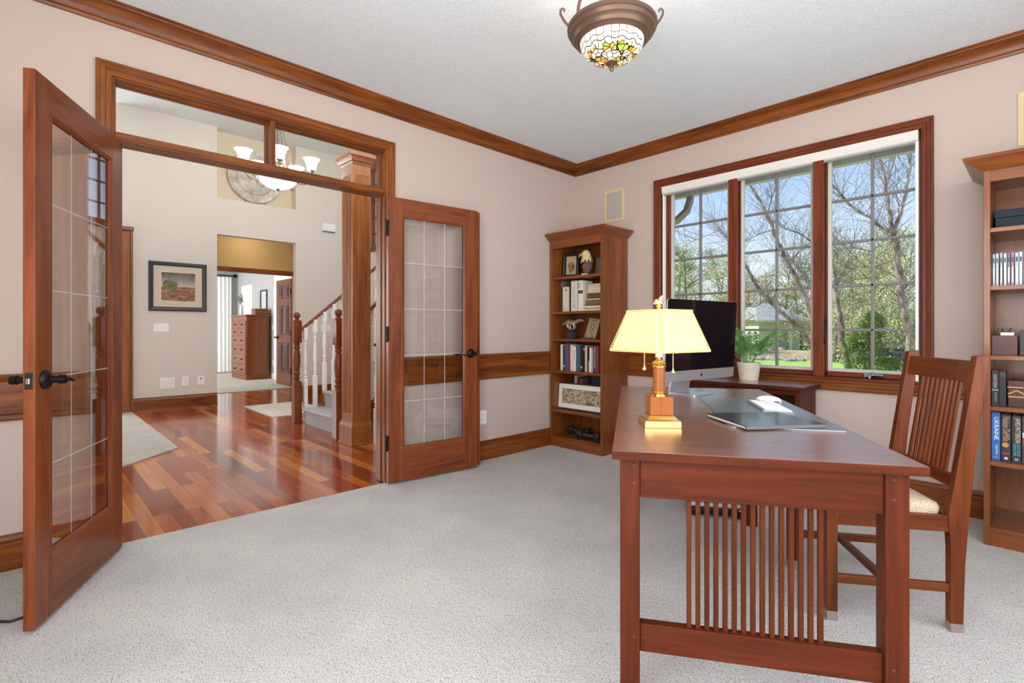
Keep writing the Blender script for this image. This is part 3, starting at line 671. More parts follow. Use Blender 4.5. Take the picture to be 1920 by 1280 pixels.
# ---- ceiling light
cl = empty('ceiling_light', (1.909, -2.081, H), 0, 'bronze ceiling light with a leaded stained glass bowl', 'ceiling light')
M_agebronze = plain('aged bronze', '6e5546', .42, .55)
MB().lathe([(.001,0),(.07,0),(.07,-.008),(.05,-.022),(.02,-.030),(.001,-.032)], 0, 0, 28).build('canopy', M_agebronze, cl, smooth=35)
MB().lathe([(.175,-.243),(.199,-.243),(.204,-.250),(.203,-.264),(.197,-.269),(.192,-.285),(.180,-.294),(.177,-.300),(.171,-.310),(.163,-.314),(.156,-.321),(.148,-.323),(.143,-.317),(.175,-.250)], 0, 0, 56, 0, False).build('ring', M_agebronze, cl, smooth=30)
def tiffany():
    n = NT('leaded stained glass'); n.setp(.15)
    t = n.n('ShaderNodeTexCoord'); sx = n.n('ShaderNodeSeparateXYZ'); n.l(t.outputs['Object'], sx.inputs[0]); X, Y, Z = sx.outputs
    ang = n.math('DIVIDE', n.math('ARCTAN2', Y, X), 2*math.pi)
    def line(v, w): return n.math('LESS_THAN', n.math('ABSOLUTE', v), w)
    r = n.math('SQRT', n.math('ADD', n.math('MULTIPLY', X, X), n.math('MULTIPLY', Y, Y)))
    mer = n.math('LESS_THAN', n.math('MULTIPLY', n.math('PINGPONG', n.math('MULTIPLY', ang, 26), .5), r), .0065)
    wob = n.math('MULTIPLY', n.math('SINE', n.math('MULTIPLY', ang, 2*math.pi*13)), .004)
    zz = n.math('ADD', Z, wob)
    rings = n.math('MAXIMUM', line(n.math('ADD', zz, .347), .0016), line(n.math('ADD', zz, .366), .0016))
    up = n.math('MAXIMUM', mer, rings)
    vo = n.n('ShaderNodeTexVoronoi', feature='DISTANCE_TO_EDGE'); vo.inputs['Scale'].default_value = 42; n.l(t.outputs['Object'], vo.inputs['Vector'])
    vc = n.n('ShaderNodeTexVoronoi', feature='F1'); vc.inputs['Scale'].default_value = 42; n.l(t.outputs['Object'], vc.inputs['Vector'])
    low = n.math('LESS_THAN', vo.outputs['Distance'], .075)
    isl = n.math('LESS_THAN', zz, -.376)
    lead = n.math('ADD', n.math('MULTIPLY', isl, low), n.math('MULTIPLY', n.math('SUBTRACT', 1, isl), up))
    s2 = n.n('ShaderNodeSeparateColor'); n.l(vc.outputs['Color'], s2.inputs[0])
    leafc = n.ramp(s2.outputs[0], [(0,'f4ead0'),(.32,'e8a53a'),(.55,'f2dca8'),(.7,'9fbf45'),(.82,'e9b24c'),(.92,'fff4de')], 'CONSTANT')
    c = n.mix(isl, 'fff3dd', leafc); cc = n.mix(lead, c, '2c221a'); n.base(cc)
    n.l(cc, n.p.inputs['Emission Color']); n.p.inputs['Emission Strength'].default_value = .30
    return n.m
M_tiff = tiffany()
pr = [(.145*math.cos(R(a)), -.319-.099*math.sin(R(a))) for a in range(0, 86, 5)]
MB().lathe(pr, 0, 0, 48, 0, False).build('glass_bowl', M_tiff, cl, smooth=60)
MB().lathe([(.030,-.408),(.028,-.416),(.014,-.422),(.008,-.426),(.009,-.431),(.006,-.434),(.010,-.440),(.009,-.449),(.001,-.458)], 0, 0, 20).build('finial', M_agebronze, cl, smooth=40)
ca = math.atan2(.7228, .691)  # view-facing side directions of the fitting
for a in (ca, ca + R(180), ca + R(90)):
    c, s = math.cos(a), math.sin(a)
    P2 = lambda r, z: (r*c, r*s, z)
    MB().tube([P2(.185,-.250),P2(.205,-.238),P2(.222,-.216),P2(.236,-.190),P2(.236,-.172),P2(.226,-.163),P2(.217,-.169),P2(.219,-.179)], [.006,.006,.006,.0055,.005,.005,.004,.004], 8).build('scroll_arm', M_agebronze, cl, smooth=50)
for a in (ca + R(25), ca + R(155), ca + R(270), ca + R(90)):
    c, s = math.cos(a), math.sin(a); P2 = lambda r, z: (r*c, r*s, z)
    MB().tube([P2(.178,-.245),P2(.165,-.17),P2(.158,-.11),P2(.150,-.08),P2(.11,-.07),P2(.06,-.03),P2(.04,-.018)], [.008,.007,.008,.009,.007,.006,.006], 8).build('support_arm', M_agebronze, cl, smooth=50)

# ---- wall speakers, outlets
def grille(x0, x1, z0, z1, label):
    s = empty('wall_speaker', ((x0+x1)/2, 0, (z0+z1)/2), 0, label, 'speaker', 'in-wall speakers beside the window'); a, b = (x1-x0)/2, (z1-z0)/2
    MB().sweep([(-a,-b),(-a,b),(a,b),(a,-b)], [(0,0),(0,.008),(-.024,.008),(-.024,0)], lambda p, q, o: (p, -o, q), closed=True).build('frame', plain('cream speaker frame', 'dcc592', .5) if 'cream speaker frame' not in bpy.data.materials else bpy.data.materials['cream speaker frame'], s, bevel=.001)
    BX(-a+.023, a-.023, -.005, -.0005, -b+.023, b-.023).build('grille', plain('grey speaker mesh', 'b4ada4', .7) if 'grey speaker mesh' not in bpy.data.materials else bpy.data.materials['grey speaker mesh'], s)
grille(.357, .580, 2.125, 2.428, 'cream framed in-wall speaker above the narrow corner bookcase')
grille(3.184, 3.407, 2.130, 2.428, 'cream framed in-wall speaker above the right bookcase, cut by the frame')
def outlet(loc, rz, label, w=.07, h=.115, kind='duplex', group=None, cat='outlet', name='wall_outlet'):
    # plate faces local -y
    o = empty(name, loc, rz, label, cat, group)
    BX(-w/2, w/2, -.006, 0, -h/2, h/2).build('plate', M_plate, o, bevel=.002)
    if kind == 'duplex':
        for z in (-.02, .02):
            BX(-.017, .017, -.008, -.006, z-.014, z+.014).build('socket', M_white, o, bevel=.002)
            MB().box(-.008,-.006,-.0085,-.008,z-.004,z+.006).box(.006,.008,-.0085,-.008,z-.004,z+.006).build('slot', M_slot, o)
    elif kind == 'switch':
        n = max(1, int(round(w/.058)))
        for k in range(n): x = (k-(n-1)/2)*.046; BX(x-.006, x+.006, -.012, -.006, -.012, .012).build('toggle', M_white, o, bevel=.002)
    elif kind == 'jack': BX(-.012, .012, -.010, -.006, .012, .034).build('jack', M_slot, o, bevel=.002)
    else: BX(-w/2+.02, w/2-.02, -.009, -.006, -h/2+.02, h/2-.02).build('cover', M_white, o, bevel=.002)
    return o
RZX = R(90)   # faces +x
outlet((0, -1.232, .362), RZX, 'white outlet low on the left wall beside the folded door')
outlet((FX, -2.667, 1.132), RZX, 'white triple switch plate below the landscape picture', .175, .115, 'switch', cat='switch', name='light_switch')
outlet((FX, -2.597, .357), RZX, 'wide white cover plate low on the cream wall', .175, .15, 'blank', cat='cover plate', name='wall_plate')
outlet((FX, -2.382, .368), RZX, 'white outlet right of the wide cover plate, cream wall', .08, .13)
outlet((FX, -2.186, .370), RZX, 'white jack plate nearest the passage, low on the cream wall', .09, .13, 'jack', cat='jack plate', name='wall_plate')
outlet((FX, -.33, 1.13), RZX, 'white switch plate on the wall behind the stair balusters', .17, .13, 'switch', cat='switch', name='light_switch')
cm = empty('door_chime', (FX, -.28, 2.845), 0, 'white door chime box high on the cream wall', 'chime')
BX(.006, .055, -.11, .11, -.065, .065).build('case', M_white, cm, bevel=.006); BX(.0, .04, -.10, .10, -.075, -.055).build('vent', M_slot, cm); BX(0,.008,-.1,.1,-.06,.06).build('backplate', M_white, cm)
# black cord on the carpet behind the left door
tag(MB().tube([(.05,-3.97,.006),(.3,-3.98,.006),(.5,-4.0,.006),(.60,-4.04,.006),(.605,-4.075,.006),(.57,-4.115,.006),(.45,-4.25,.006),(.2,-4.4,.006)], .005, 8).build('power_cord', M_black, smooth=50), 'black power cord on the carpet behind the left door', 'cord')
# ================================================================ bookcases
def bookcase(name, x0, x1, yf, yb, tops, ztop, zfas, label, ovl, ovr):
    b = empty(name, ((x0+x1)/2, (yf+yb)/2, 0), 0, label, 'bookcase'); ox, oy = (x0+x1)/2, (yf+yb)/2
    L = lambda *a: BX(a[0]-ox, a[1]-ox, a[2]-oy, a[3]-oy, a[4], a[5])
    t = .025
    for x in (x0, x1-t): L(x, x+t, yf, yb, 0, ztop).build('side_panel', W_CASE['z'], b, bevel=.002)
    L(x0+t, x1-t, yb-.012, yb, .02, ztop).build('back_panel', W_CASE['z'], b)
    L(x0+t, x1-t, yf+.002, yf+.022, zfas, ztop).build('fascia', W_CASE['x'], b, bevel=.001)
    L(x0+t, x1-t, yf+.022, yb-.012, ztop-.03, ztop-.005).build('top_panel', W_CASE['x'], b)
    for k, z in enumerate(tops):
        last = k == len(tops)-1
        L(x0+t, x1-t, yf+.004, yb-.012, z-.022, z).build('shelf', W_CASE['x'], b, bevel=.0015)
    L(x0+t, x1-t, yf+.002, yf+.022, 0, tops[-1]-.0225).build('base_board', W_CASE['x'], b, bevel=.001)
    # crown: cove profile swept round left side, front, right side
    prof = [(0,ztop-.008),(.006,ztop-.002),(.022,ztop+.012),(.044,ztop+.034),(.058,ztop+.048),(.062,ztop+.058),(.058,ztop+.064),(0,ztop+.064)]
    k = .068/.062
    m = MB(); rings = []
    for (px, py), (sx, sy) in zip(((x0,yb),(x0,yf),(x1,yf),(x1,yb)), ((-ovl,0),(-ovl,-1),(ovr,-1),(ovr,0))):
        rings.append([(px-ox + o*sx*k, py-oy + o*sy*k, z) for o, z in prof])
    m.loft(rings); m.box(x0-ox, x1-ox, yf-oy, yb-oy, ztop+.04, ztop+.062)
    grain(m.build('crown', W_CASE['x'], b, smooth=20), W_CASE)
    return b
T1 = (1.598, 1.272, 1.016, .718, .347, .100)
bookcase('bookcase', .022, .632, -.407, -.026, T1, 1.942, 1.868, 'tall narrow cherry bookcase in the corner left of the window', .12, 1)
T2 = (1.620, 1.325, .970, .710, .430, .093)
bookcase('bookcase', 3.071, 3.96, -.475, -.03, T2, 1.92, 1.857, 'cherry bookcase at the right edge behind the chair', 1.15, 1)

BM = {}
def bmat(c, rough=.5):
    if c not in BM: BM[c] = plain('book cover ' + c, c, rough)
    return BM[c]
M_pages = plain('book pages', 'e8dfca', .8)
UPR = lambda x, y, z: frame3((0,0,-1), (1,0,0), (0,-1,0), (x, y, z))
FLAT = lambda x, y, z: frame3((1,0,0), (0,0,1), (0,-1,0), (x, y, z))
def book(x0, x1, z, h, y, c, label, group, d=.15, lean=0):
    w = x1-x0; o = empty('book', ((x0+x1)/2, y, z), 0, label, 'book', group); t = min(.0025, w*.15)
    MB().box(-w/2, w/2, 0, t, 0, h).box(-w/2, -w/2+t, t, d, 0, h).box(w/2-t, w/2, t, d, 0, h).build('cover', bmat(c), o, bevel=min(.0012, w*.08))
    BX(-w/2+t, w/2-t, t, d-.004, .003, h-.004).build('pages', M_pages, o)
    return o
def flatbook(x0, x1, z, h, y, c, label, group, d=.17):
    w = x1-x0; o = empty('book', ((x0+x1)/2, y, z), 0, label, 'book', group); t = min(.003, h*.16)
    MB().box(-w/2, w/2, 0, t, 0, h).box(-w/2, w/2, t, d, 0, t).box(-w/2, w/2, t, d, h-t, h).build('cover', bmat(c), o, bevel=min(.001, h*.08))
    BX(-w/2+.003, w/2-.003, t, d-.004, t, h-t).build('pages', M_pages, o)
    return o
def band(o, x0, x1, z0, z1, c, name='spine_band'):
    return BX(x0, x1, -.0006, .0008, z0, z1).build(name, bmat(c), o)
# -- second shelf
Z = T1[1]; Y = -.315; G1 = 'books on the second shelf of the corner bookcase'
book(.060, .074, Z, .30, Y+.02, '7d7468', 'thin grey-brown book, leftmost on the second shelf', G1)
book(.075, .106, Z, .235, Y+.01, '2a2730', 'dark slim book left of the short cream book', G1)
b = book(.107, .173, Z, .236, Y-.01, 'd8cbb4', 'short cream book with a small badge on its spine', G1)
MB().lathe([(.010,0),(.010,.0012)], 0, 0, 14).move(Matrix.Translation((.012,0,.205)) @ Matrix.Rotation(R(90),4,'X')).build('badge', bmat('5a4a78'), b)
book(.174, .206, Z, .29, Y+.01, '1d1b22', 'black tall book between the two cream books', G1)
b = book(.207, .277, Z, .288, Y-.005, 'd9d3c8', 'tall off-white art book with grey spine lettering', G1)
lettering('A HISTORY OF ART', .04, bmat('6d6a66'), b, UPR(0, -.0006, .13), fit=(.20,.022))
book(.278, .292, Z, .285, Y+.02, '2b2522', 'thin dark brown book right of the art book', G1)
b = book(.293, .345, Z, .287, Y-.005, 'e2dccf', 'thick white book with red stripes and a black band', G1)
band(b, -.026, .026, .165, .195, '241f1d')
for k in range(4): band(b, -.024, -.006, .215+k*.013, .222+k*.013, 'b5342c', 'red_stripe')
lettering('ART', .02, bmat('c9a24a'), b, FLAT(0, -.0008, .18), fit=(.03,.014))
G2 = 'books stacked flat on the second shelf'
zz = Z; ci = 0
for h, c, xa, lb in ((.048,'e3d6b4','bottom cream book of the flat stack with its title on the spine',.347), (.018,'6d5338','thin brown book just above the titled cream book',.377), (.036,'7a5f3e','thick brown book low in the flat stack',.377), (.010,'d9c79e','thin tan book in the middle of the flat stack',.38), (.052,'5f4634','dark brown thick book in the flat stack',.388), (.030,'d2c6ac','grey-cream book below the two topmost',.390), (.028,'dccfb4','cream book second from the top of the flat stack',.392), (.027,'cfc2a6','topmost pale book of the flat stack',.393)):
    o = flatbook(lb, .585, zz, h-.0005, -.325 + ci*.004, c, xa, G2); zz += h; ci += 1
    if ci == 1: lettering('Impressionism', .03, bmat('5d5138'), o, FLAT(-.005, -.0008, .024), fit=(.185,.032))
# -- fourth shelf
Z = T1[3]; Y = -.345; G3 = 'books on the fourth shelf of the corner bookcase'
row = [(.097,.120,.243,'ead9bb','cream paperback, leftmost on the fourth shelf'),(.121,.150,.235,'31405a','navy book next to the leftmost cream paperback'),(.151,.176,.232,'3f5576','slate blue book left of the tallest thin teal one'),
 (.177,.187,.262,'3d6a78','thin teal book, tallest on the fourth shelf'),(.188,.217,.243,'a02f35','red book on the fourth shelf'),(.218,.250,.245,'d9d0c2','off-white book right of the red book'),(.2505,.280,.228,'e6ddd0','white book with red spine lettering'),
 (.281,.309,.243,'3e6474','teal book right of the white red-lettered book'),(.310,.336,.243,'4e555d','mottled grey-blue book on the fourth shelf'),(.337,.362,.243,'232021','black book left of the one with the round emblem'),(.3625,.389,.243,'1d1c1e','black book with a tan round emblem at the top'),
 (.390,.415,.240,'c7b596','tan book right of the round emblem'),(.416,.427,.232,'3a302b','slim dark brown book right of the tan book'),(.428,.441,.10,'dfcfae','small short cream booklet on the fourth shelf'),(.442,.459,.225,'e2ddd4','white slim book right of the short booklet'),
 (.460,.475,.205,'b9b6b2','light grey slim book, shorter than its neighbours'),(.476,.516,.243,'4a4a4c','charcoal book with pale lettering down its spine'),(.517,.540,.240,'8a3a4c','plum red book, rightmost in view on the fourth shelf')]
for k, (a, b_, h, c, lb) in enumerate(row):
    o = book(a, b_, Z, h, Y + (.006 if k % 3 == 1 else 0), c, lb, G3)
    if k == 6: lettering('ISRAEL', .02, bmat('b03038'), o, UPR(0,-.0007,.14), fit=(.10,.012))
    if k == 16: lettering('AMERICAN SOLDIER', .02, bmat('cfcac0'), o, UPR(0,-.0007,.135), fit=(.19,.016))
    if k == 10: MB().lathe([(.011,0),(.011,.0012)], 0, 0, 16).move(Matrix.Translation((0,0,.205)) @ Matrix.Rotation(R(90),4,'X')).build('emblem', bmat('b89a68'), o)
    if k in (1, 9): band(o, -.008, .008, .03, .05, 'c9c4b8')
# -- behind the panorama (fifth shelf)
Z = T1[4]; G4 = 'books behind the framed panorama'
for a, b_, h, c, lb in ((.12,.145,.31,'2b2a2c','black book behind the panorama, leftmost'),(.148,.180,.315,'cdbd9c','cream book standing behind the panorama'),(.182,.20,.30,'55413a','brown book behind the panorama'),(.21,.245,.285,'a34a44','red low book behind the panorama'),(.25,.31,.30,'3a3a40','dark grey book behind the panorama'),(.36,.44,.325,'2a3450','navy thick book behind the panorama'),(.442,.53,.33,'232c46','dark navy binder behind the panorama, rightmost')):
    book(a, b_, Z, h, -.20, c, lb, G4)
# -- framed portrait, eagle, grey picture on the top shelf
def picture(name, w, h, d, fw, M_f, mat_w, M_mat, M_art, loc, rot, label, cat, glassy=False):
    # face looks along local -y, origin at the bottom centre
    p = bpy.data.objects.new(name, None); col.objects.link(p); p.location = loc; p.rotation_euler = rot; tag(p, label, cat)
    MB().sweep([(-w/2,0),(-w/2,h),(w/2,h),(w/2,0)], [(0,0),(0,d*.8),(-fw*.3,d),(-fw*.75,d*.85),(-fw,d*.45),(-fw,0)], lambda a, b, o: (a, -o, b), closed=True).build('frame', M_f, p, smooth=20)
    BX(-w/2+fw*.9, w/2-fw*.9, -d*.35, -.0005, fw*.9, h-fw*.9).build('mat_board' if mat_w else 'picture', M_mat if mat_w else M_art, p)
    if mat_w:
        q = fw + mat_w
        BX(-w/2+q, w/2-q, -d*.38, -d*.345, q, h-q).build('picture', M_art, p)
        MB().sweep([(-w/2+q,q),(-w/2+q,h-q),(w/2-q,h-q),(w/2-q,q)], [(.004,d*.34),(.004,d*.40),(0,d*.40),(0,d*.34)], lambda a, b, o: (a, -o, b), closed=True).build('fillet', M_gold, p)
    return p
def art(name, fn):
    n = NT(name); n.setp(.5); fn(n); return n.m
def portrait(n):
    v = n.coords(); t = n.n('ShaderNodeSeparateXYZ'); n.l(v, t.inputs[0])
    blob = n.math('SQRT', n.math('ADD', n.math('POWER', n.math('DIVIDE', t.outputs[0], .035), 2), n.math('POWER', n.math('DIVIDE', n.math('SUBTRACT', t.outputs[2], .10), .055), 2)))
    a = n.noise(v, 40, 4, .7); k = n.ramp(a, [(.35,'2a2320'),(.5,'6b4a35'),(.62,'b99a70')])
    n.base(n.mix(n.math('GREATER_THAN', n.math('ADD', blob, n.math('MULTIPLY', n.math('SUBTRACT', a, .5), .8)), 1), k, 'b09c78'))
picture('picture_frame', .165, .235, .03, .030, M_black, 0, None, art('engraved portrait print', portrait), (.155, -.255, T1[0]+.002), (R(-5), 0, R(14)), 'black framed portrait print on the top shelf of the corner bookcase', 'picture')
picture('picture_frame', .20, .19, .012, .010, plain('grey metal frame', '6d665f', .4), 0, None, plain('grey tinted print', '857a70', .4), (.42, -.11, T1[0]+.001), (R(-6), 0, R(-8)), 'grey picture leaning behind the eagle figurine', 'picture')
e = empty('eagle_figurine', (.372, -.29, T1[0]), R(10), 'eagle head figurine on a small plinth on the top shelf', 'figurine')
BX(-.055, .055, -.05, .05, 0, .022).build('plinth', W_DARK['x'], e, bevel=.003); BX(-.03, .03, -.052, -.0495, .005, .018).build('name_plate', plain('cream plate', 'e6d3ae', .5), e)
rk = MB()
for c, r_, s_ in (((0,0,.05),.042,(1,.8,.8)),((-.02,-.005,.085),.03,(1,.9,1)),((.02,.01,.09),.034,(.9,.8,1.1)),((.0,0,.12),.032,(1,.9,1.2))): rk.ball(c, r_, 9, 6, s_)
rk.build('rock_body', plain('mottled stone', '6b5648', .8), e)
hd = MB()
hd.ball((-.012,0,.205), .036, 16, 12, (1.12,.9,1.0)).ball((-.034,0,.198), .022, 12, 8, (1.1,.8,.8))
def plume(z0, z1, r0, r1, n, sh):
    pts = []
    for k in range(n):
        t = 2*math.pi*(k+sh)/n; dt = math.pi/n*1.05; c = lambda q, r, z: (-.004 + r*math.cos(q), r*.82*math.sin(q), z)
        hd.add([c(t-dt, r0, z1), c(t+dt, r0, z1), c(t+dt*.8, (r0+r1)/2+.004, (z0+z1)/2), c(t, r1, z0), c(t-dt*.8, (r0+r1)/2+.004, (z0+z1)/2), c(t, r0*.6, z1)], [(0,1,2,3,4),(0,5,1),(1,5,2),(2,5,3),(3,5,4),(4,5,0)])
plume(.118, .175, .040, .062, 11, 0); plume(.138, .195, .037, .052, 10, .5); plume(.160, .215, .034, .044, 10, .2)
hd.build('head', plain('gilded ivory', 'e2cd98', .5), e, smooth=50)
MB().tube([(-.048,0,.206),(-.064,0,.204),(-.076,0,.196),(-.081,0,.184),(-.079,0,.174)], [.013,.012,.009,.005,.0012], 10).tube([(-.048,0,.194),(-.066,0,.188)], [.009,.003], 8).build('beak', plain('ochre beak', 'b98a2e', .4), e, smooth=60)
MB().ball((-.034,-.027,.213), .0045, 8, 6).ball((-.034,.027,.213), .0045, 8, 6).build('eye', M_black, e)
# -- third shelf: cat-like figurine on pedestal, small book on an easel
Z = T1[2]
fg = empty('animal_figurine', (.185, -.29, Z), R(5), 'stretching silver animal figurine on a black block, third shelf', 'figurine')
MB().box(-.036,.036,-.03,.03,0,.072).box(-.03,.03,-.025,.025,.072,.085).build('pedestal', plain('black marble', '2d2d30', .15), fg, bevel=.003)
M_pewter = plain('antique pewter', 'a89a84', .38, .6)
an = MB().tube([(-.115,0,.125),(-.085,0,.138),(-.06,0,.150),(-.03,0,.158),(.0,0,.152),(.03,0,.148),(.06,0,.162),(.095,0,.176),(.125,0,.172),(.14,0,.165)], [.004,.014,.024,.030,.030,.024,.020,.017,.010,.003], 12)
an.tube([(-.03,-.012,.150),(-.035,-.014,.115),(-.015,-.012,.098),(.0,-.012,.088)], [.018,.013,.008,.007], 8).tube([(.03,-.012,.145),(.042,-.012,.112),(.03,-.012,.088)], [.015,.010,.007], 8)
an.tube([(-.02,.012,.150),(-.025,.014,.115),(-.005,.012,.088)], [.018,.013,.007], 8).tube([(.03,.012,.145),(.036,.012,.112),(.02,.012,.088)], [.015,.010,.007], 8)
an.ball((-.078,0,.150), .012, 8, 6).build('animal', M_pewter, fg, smooth=60)
ez = bpy.data.objects.new('small_book', None); col.objects.link(ez); ez.location = (.385, -.275, Z+.012); ez.rotation_euler = (R(-14), R(8), R(-4))
tag(ez, 'small tan book with an ink drawing displayed on an easel, third shelf', 'book')
MB().box(-.058,.058,-.002,.0,0,.185).box(-.058,.058,.016,.018,0,.185).box(-.058,-.055,0,.016,0,.185).build('cover', bmat('a88f6b'), ez, bevel=.001); BX(-.054,.056,.0005,.0155,.003,.182).build('pages', M_pages, ez)
dr = MB()
for pts in ([(-.02,.06),(.0,.085),(.022,.098),(.028,.115)],[(-.03,.09),(-.01,.10),(.012,.085),(.02,.07)],[(.0,.06),(.008,.045),(.012,.035),(.0,.032)],[(-.022,.118),(-.005,.125),(.016,.122)]): dr.tube([(a, -.0022, b) for a, b in pts], .0018, 5)
dr.build('drawing', M_ink, ez)
lettering('A Drawing', .014, M_ink, ez, FLAT(0,-.0022,.166), fit=(.085,.010))
es = MB().tube([(.31,-.305,Z+.004),(.36,-.300,Z+.008),(.40,-.305,Z+.006),(.44,-.308,Z+.022),(.47,-.312,Z+.018)], [.003,.004,.004,.005,.003], 8).tube([(.33,-.285,Z+.004),(.36,-.315,Z+.006),(.37,-.318,Z+.016)], .003, 8).tube([(.42,-.285,Z+.004),(.41,-.315,Z+.006),(.41,-.318,Z+.016)], .003, 8).tube([(.34,-.29,Z+.006),(.385,-.215,Z+.15),(.43,-.29,Z+.006)], .003, 8)
tag(es.build('book_easel', M_pewter, smooth=50), 'pewter easel holding the small tan book, third shelf', 'easel')
# -- framed panorama
def pano(n):
    v = n.coords(); a = n.noise(v, 26, 5, .72, 1.5); n.base(n.ramp(a, [(.36,'2b211a'),(.45,'5a4836'),(.52,'d9c7aa'),(.58,'8b745a'),(.64,'e6d6bc')]))
picture('framed_panorama', .56, .252, .018, .014, plain('weathered frame', '4a3a33', .6), .046, plain('white mat', 'ece7df', .7), art('sepia panorama', pano), (.318, -.318, T1[4]+.0022), (R(-4), 0, 0), 'wide framed sepia panorama leaning on the fifth shelf', 'picture')
# -- dumbbells
def dumbbell(x0, x1, y, z, label, rz=0):
    d = empty('dumbbell', ((x0+x1)/2, y, z), rz, label, 'dumbbell', 'hex dumbbells on the bottom shelf'); L = (x1-x0)/2
    hx = lambda r: [(r*math.cos(R(60*k)), r*math.sin(R(60*k))+.0) for k in range(6)]
    for s in (-1, 1):
        m = MB(); rg = [[(s*(L-q), a*1.0, .0381+b) for a, b in hx(r)] for q, r in ((0,.036),(.006,.044),(.052,.044),(.058,.036))]
        m.loft(rg).build('weight_head', plain('black rubber', '202124', .55) if 'black rubber' not in bpy.data.materials else bpy.data.materials['black rubber'], d, bevel=.002)
    MB().tube([(-L+.055,0,.038),(-L*.3,0,.038),(L*.3,0,.038),(L-.055,0,.038)], [.015,.018,.018,.015], 12).build('handle_bar', plain('grey steel grip', '55565a', .4, .6) if 'grey steel grip' not in bpy.data.materials else bpy.data.materials['grey steel grip'], d, smooth=50)
dumbbell(.092, .345, -.215, T1[5], 'black hex dumbbell lying behind the other')
dumbbell(.290, .548, -.325, T1[5], 'black hex dumbbell in front, right on the bottom shelf')

# ================================================================ right bookcase contents
Z = T2[0]
s = empty('storage_box', (3.30, -.20, Z), 0, 'dark blue storage box on the top shelf of the right bookcase', 'box')
M_dkblue = plain('dark blue fabric', '16222e', .7)
BX(-.195,.195,-.09,.12,0,.075).build('box_body', M_dkblue, s, bevel=.003); BX(-.2,.2,-.095,.125,.075,.115).build('lid', M_dkblue, s, bevel=.003)
Z = T2[1]
for k, (a, b_, c, lb) in enumerate(((3.099,3.109,'8fa6b4','silvery blue disc case, leftmost of the row'),(3.112,3.122,'b9b29a','disc case with a tan top, second in the row'),(3.127,3.137,'7d97a8','blue grey disc case, third in the row'),(3.141,3.152,'c2b4ac','pale pink grey disc case before the dark gap'),(3.154,3.166,'2c2630','dark disc case in the middle of the row'),(3.168,3.180,'8a3550','crimson topped disc case right of the dark one'),(3.183,3.196,'96a2bc','lavender blue disc case'),(3.198,3.210,'b4b8bc','pale grey disc case near the frame edge'),(3.213,3.224,'5d6a58','green grey disc case cut by the frame edge'))):
    o = empty('disc_case', ((a+b_)/2, -.36, Z), 0, lb, 'disc case', 'disc cases on the second shelf of the right bookcase'); w_ = (b_-a)/2; h = .172 + (k % 3)*.003
    BX(-w_, w_, 0, .125, 0, h).build('case', plain('clear case ' + c, c, .2), o, bevel=.001)
    band(o, -w_*.5, w_*.5, .02, .10, 'cfd4d6', 'spine_label'); band(o, -w_*.6, w_*.6, .125, .15, '3c4a58', 'spine_title')
Z = T2[2]
og = empty('desk_organizer', (3.145, -.335, Z), 0, 'dark walnut open organizer holding pens, third shelf of the right bookcase', 'organizer')
MB().box(-.048,.048,-.06,-.052,0,.102).box(-.048,.048,.052,.06,0,.102).box(-.048,-.040,-.052,.052,0,.102).box(.040,.048,-.052,.052,0,.102).box(-.04,.04,-.052,.052,0,.008).build('box', W_DARK['x'], og, bevel=.0015)
r3 = random.Random(3)
for k, c in enumerate(('1a1a1c','222226','2b2b30','1a1a1c','3a3a3e')):
    x = 3.145 - .030 + k*.013; y = -.35 + (k % 2)*.02; z0 = Z+.011
    tag(MB().tube([(x, y, z0+.002),(x + r3.uniform(-.006,.012), y+.01, z0+.095),(x + r3.uniform(-.01,.02), y+.016, z0+.128)], [.0035,.0038,.0028], 7).build('pen', bmat(c), None, smooth=50), 'black pen standing in the walnut organizer', 'pen', 'pens in the walnut organizer')
tag(BX(3.130, 3.180, -.372, -.368, Z+.011, Z+.117).build('note_card', M_paper), 'cream card standing in the walnut organizer', 'card')
gb = BX(3.200, 3.42, -.38, -.18, Z, Z+.128).build('grey_box', plain('slate grey box', '3c3d42', .6), None, bevel=.003); tag(gb, 'slate grey box right of the walnut organizer', 'box')
Z = T2[3]; G5 = 'books on the fourth shelf of the right bookcase'
b = book(3.098, 3.125, Z, .180, -.415, '201c1e', 'black thriller paperback standing at the left of the fourth shelf', G5, d=.11)
band(b, -.0125, .0125, .078, .084, '8c9a66'); lettering('KRITZER', .012, bmat('b9bda6'), b, UPR(0,-.0008,.125), fit=(.07,.011)); lettering('forbidden', .01, bmat('8f9498'), b, UPR(.003,-.0008,.045), fit=(.05,.009))
b = book(3.126, 3.152, Z, .178, -.41, '1b191b', 'second black paperback, right next to the thriller', G5, d=.11)
lettering('MYSTERY', .01, bmat('7d7068'), b, FLAT(0,-.0008,.165), fit=(.02,.007)); lettering('WRITER', .01, bmat('7d7068'), b, FLAT(0,-.0008,.153), fit=(.02,.007))
kb2 = empty('keepsake_box', (3.27, -.34, Z), 0, 'dark wooden keepsake box with pale inlaid zigzag bands', 'box')
BX(-.112,.112,-.05,.09,0,.09).build('box_body', W_DARK['x'], kb2, bevel=.002); BX(-.114,.114,-.052,.092,.09,.132).build('lid', W_DARK['x'], kb2, bevel=.003)
M_inlay = plain('maple inlay', 'c98f4a', .4)
il = BX(-.112,.112,-.0515,-.0495,.046,.052).box(-.1145,.1145,-.0535,-.051,.094,.100)
zg = [(-.112+.032*k, .062 if k % 2 == 0 else .082) for k in range(8)]
for p, q in zip(zg, zg[1:]): il.bar((p[0],-.0505,p[1]),(q[0],-.0505,q[1]), .0022, .006, (0,0,1))
il.build('inlay', M_inlay, kb2)
Z = T2[4]; G6 = 'books on the fifth shelf of the right bookcase'
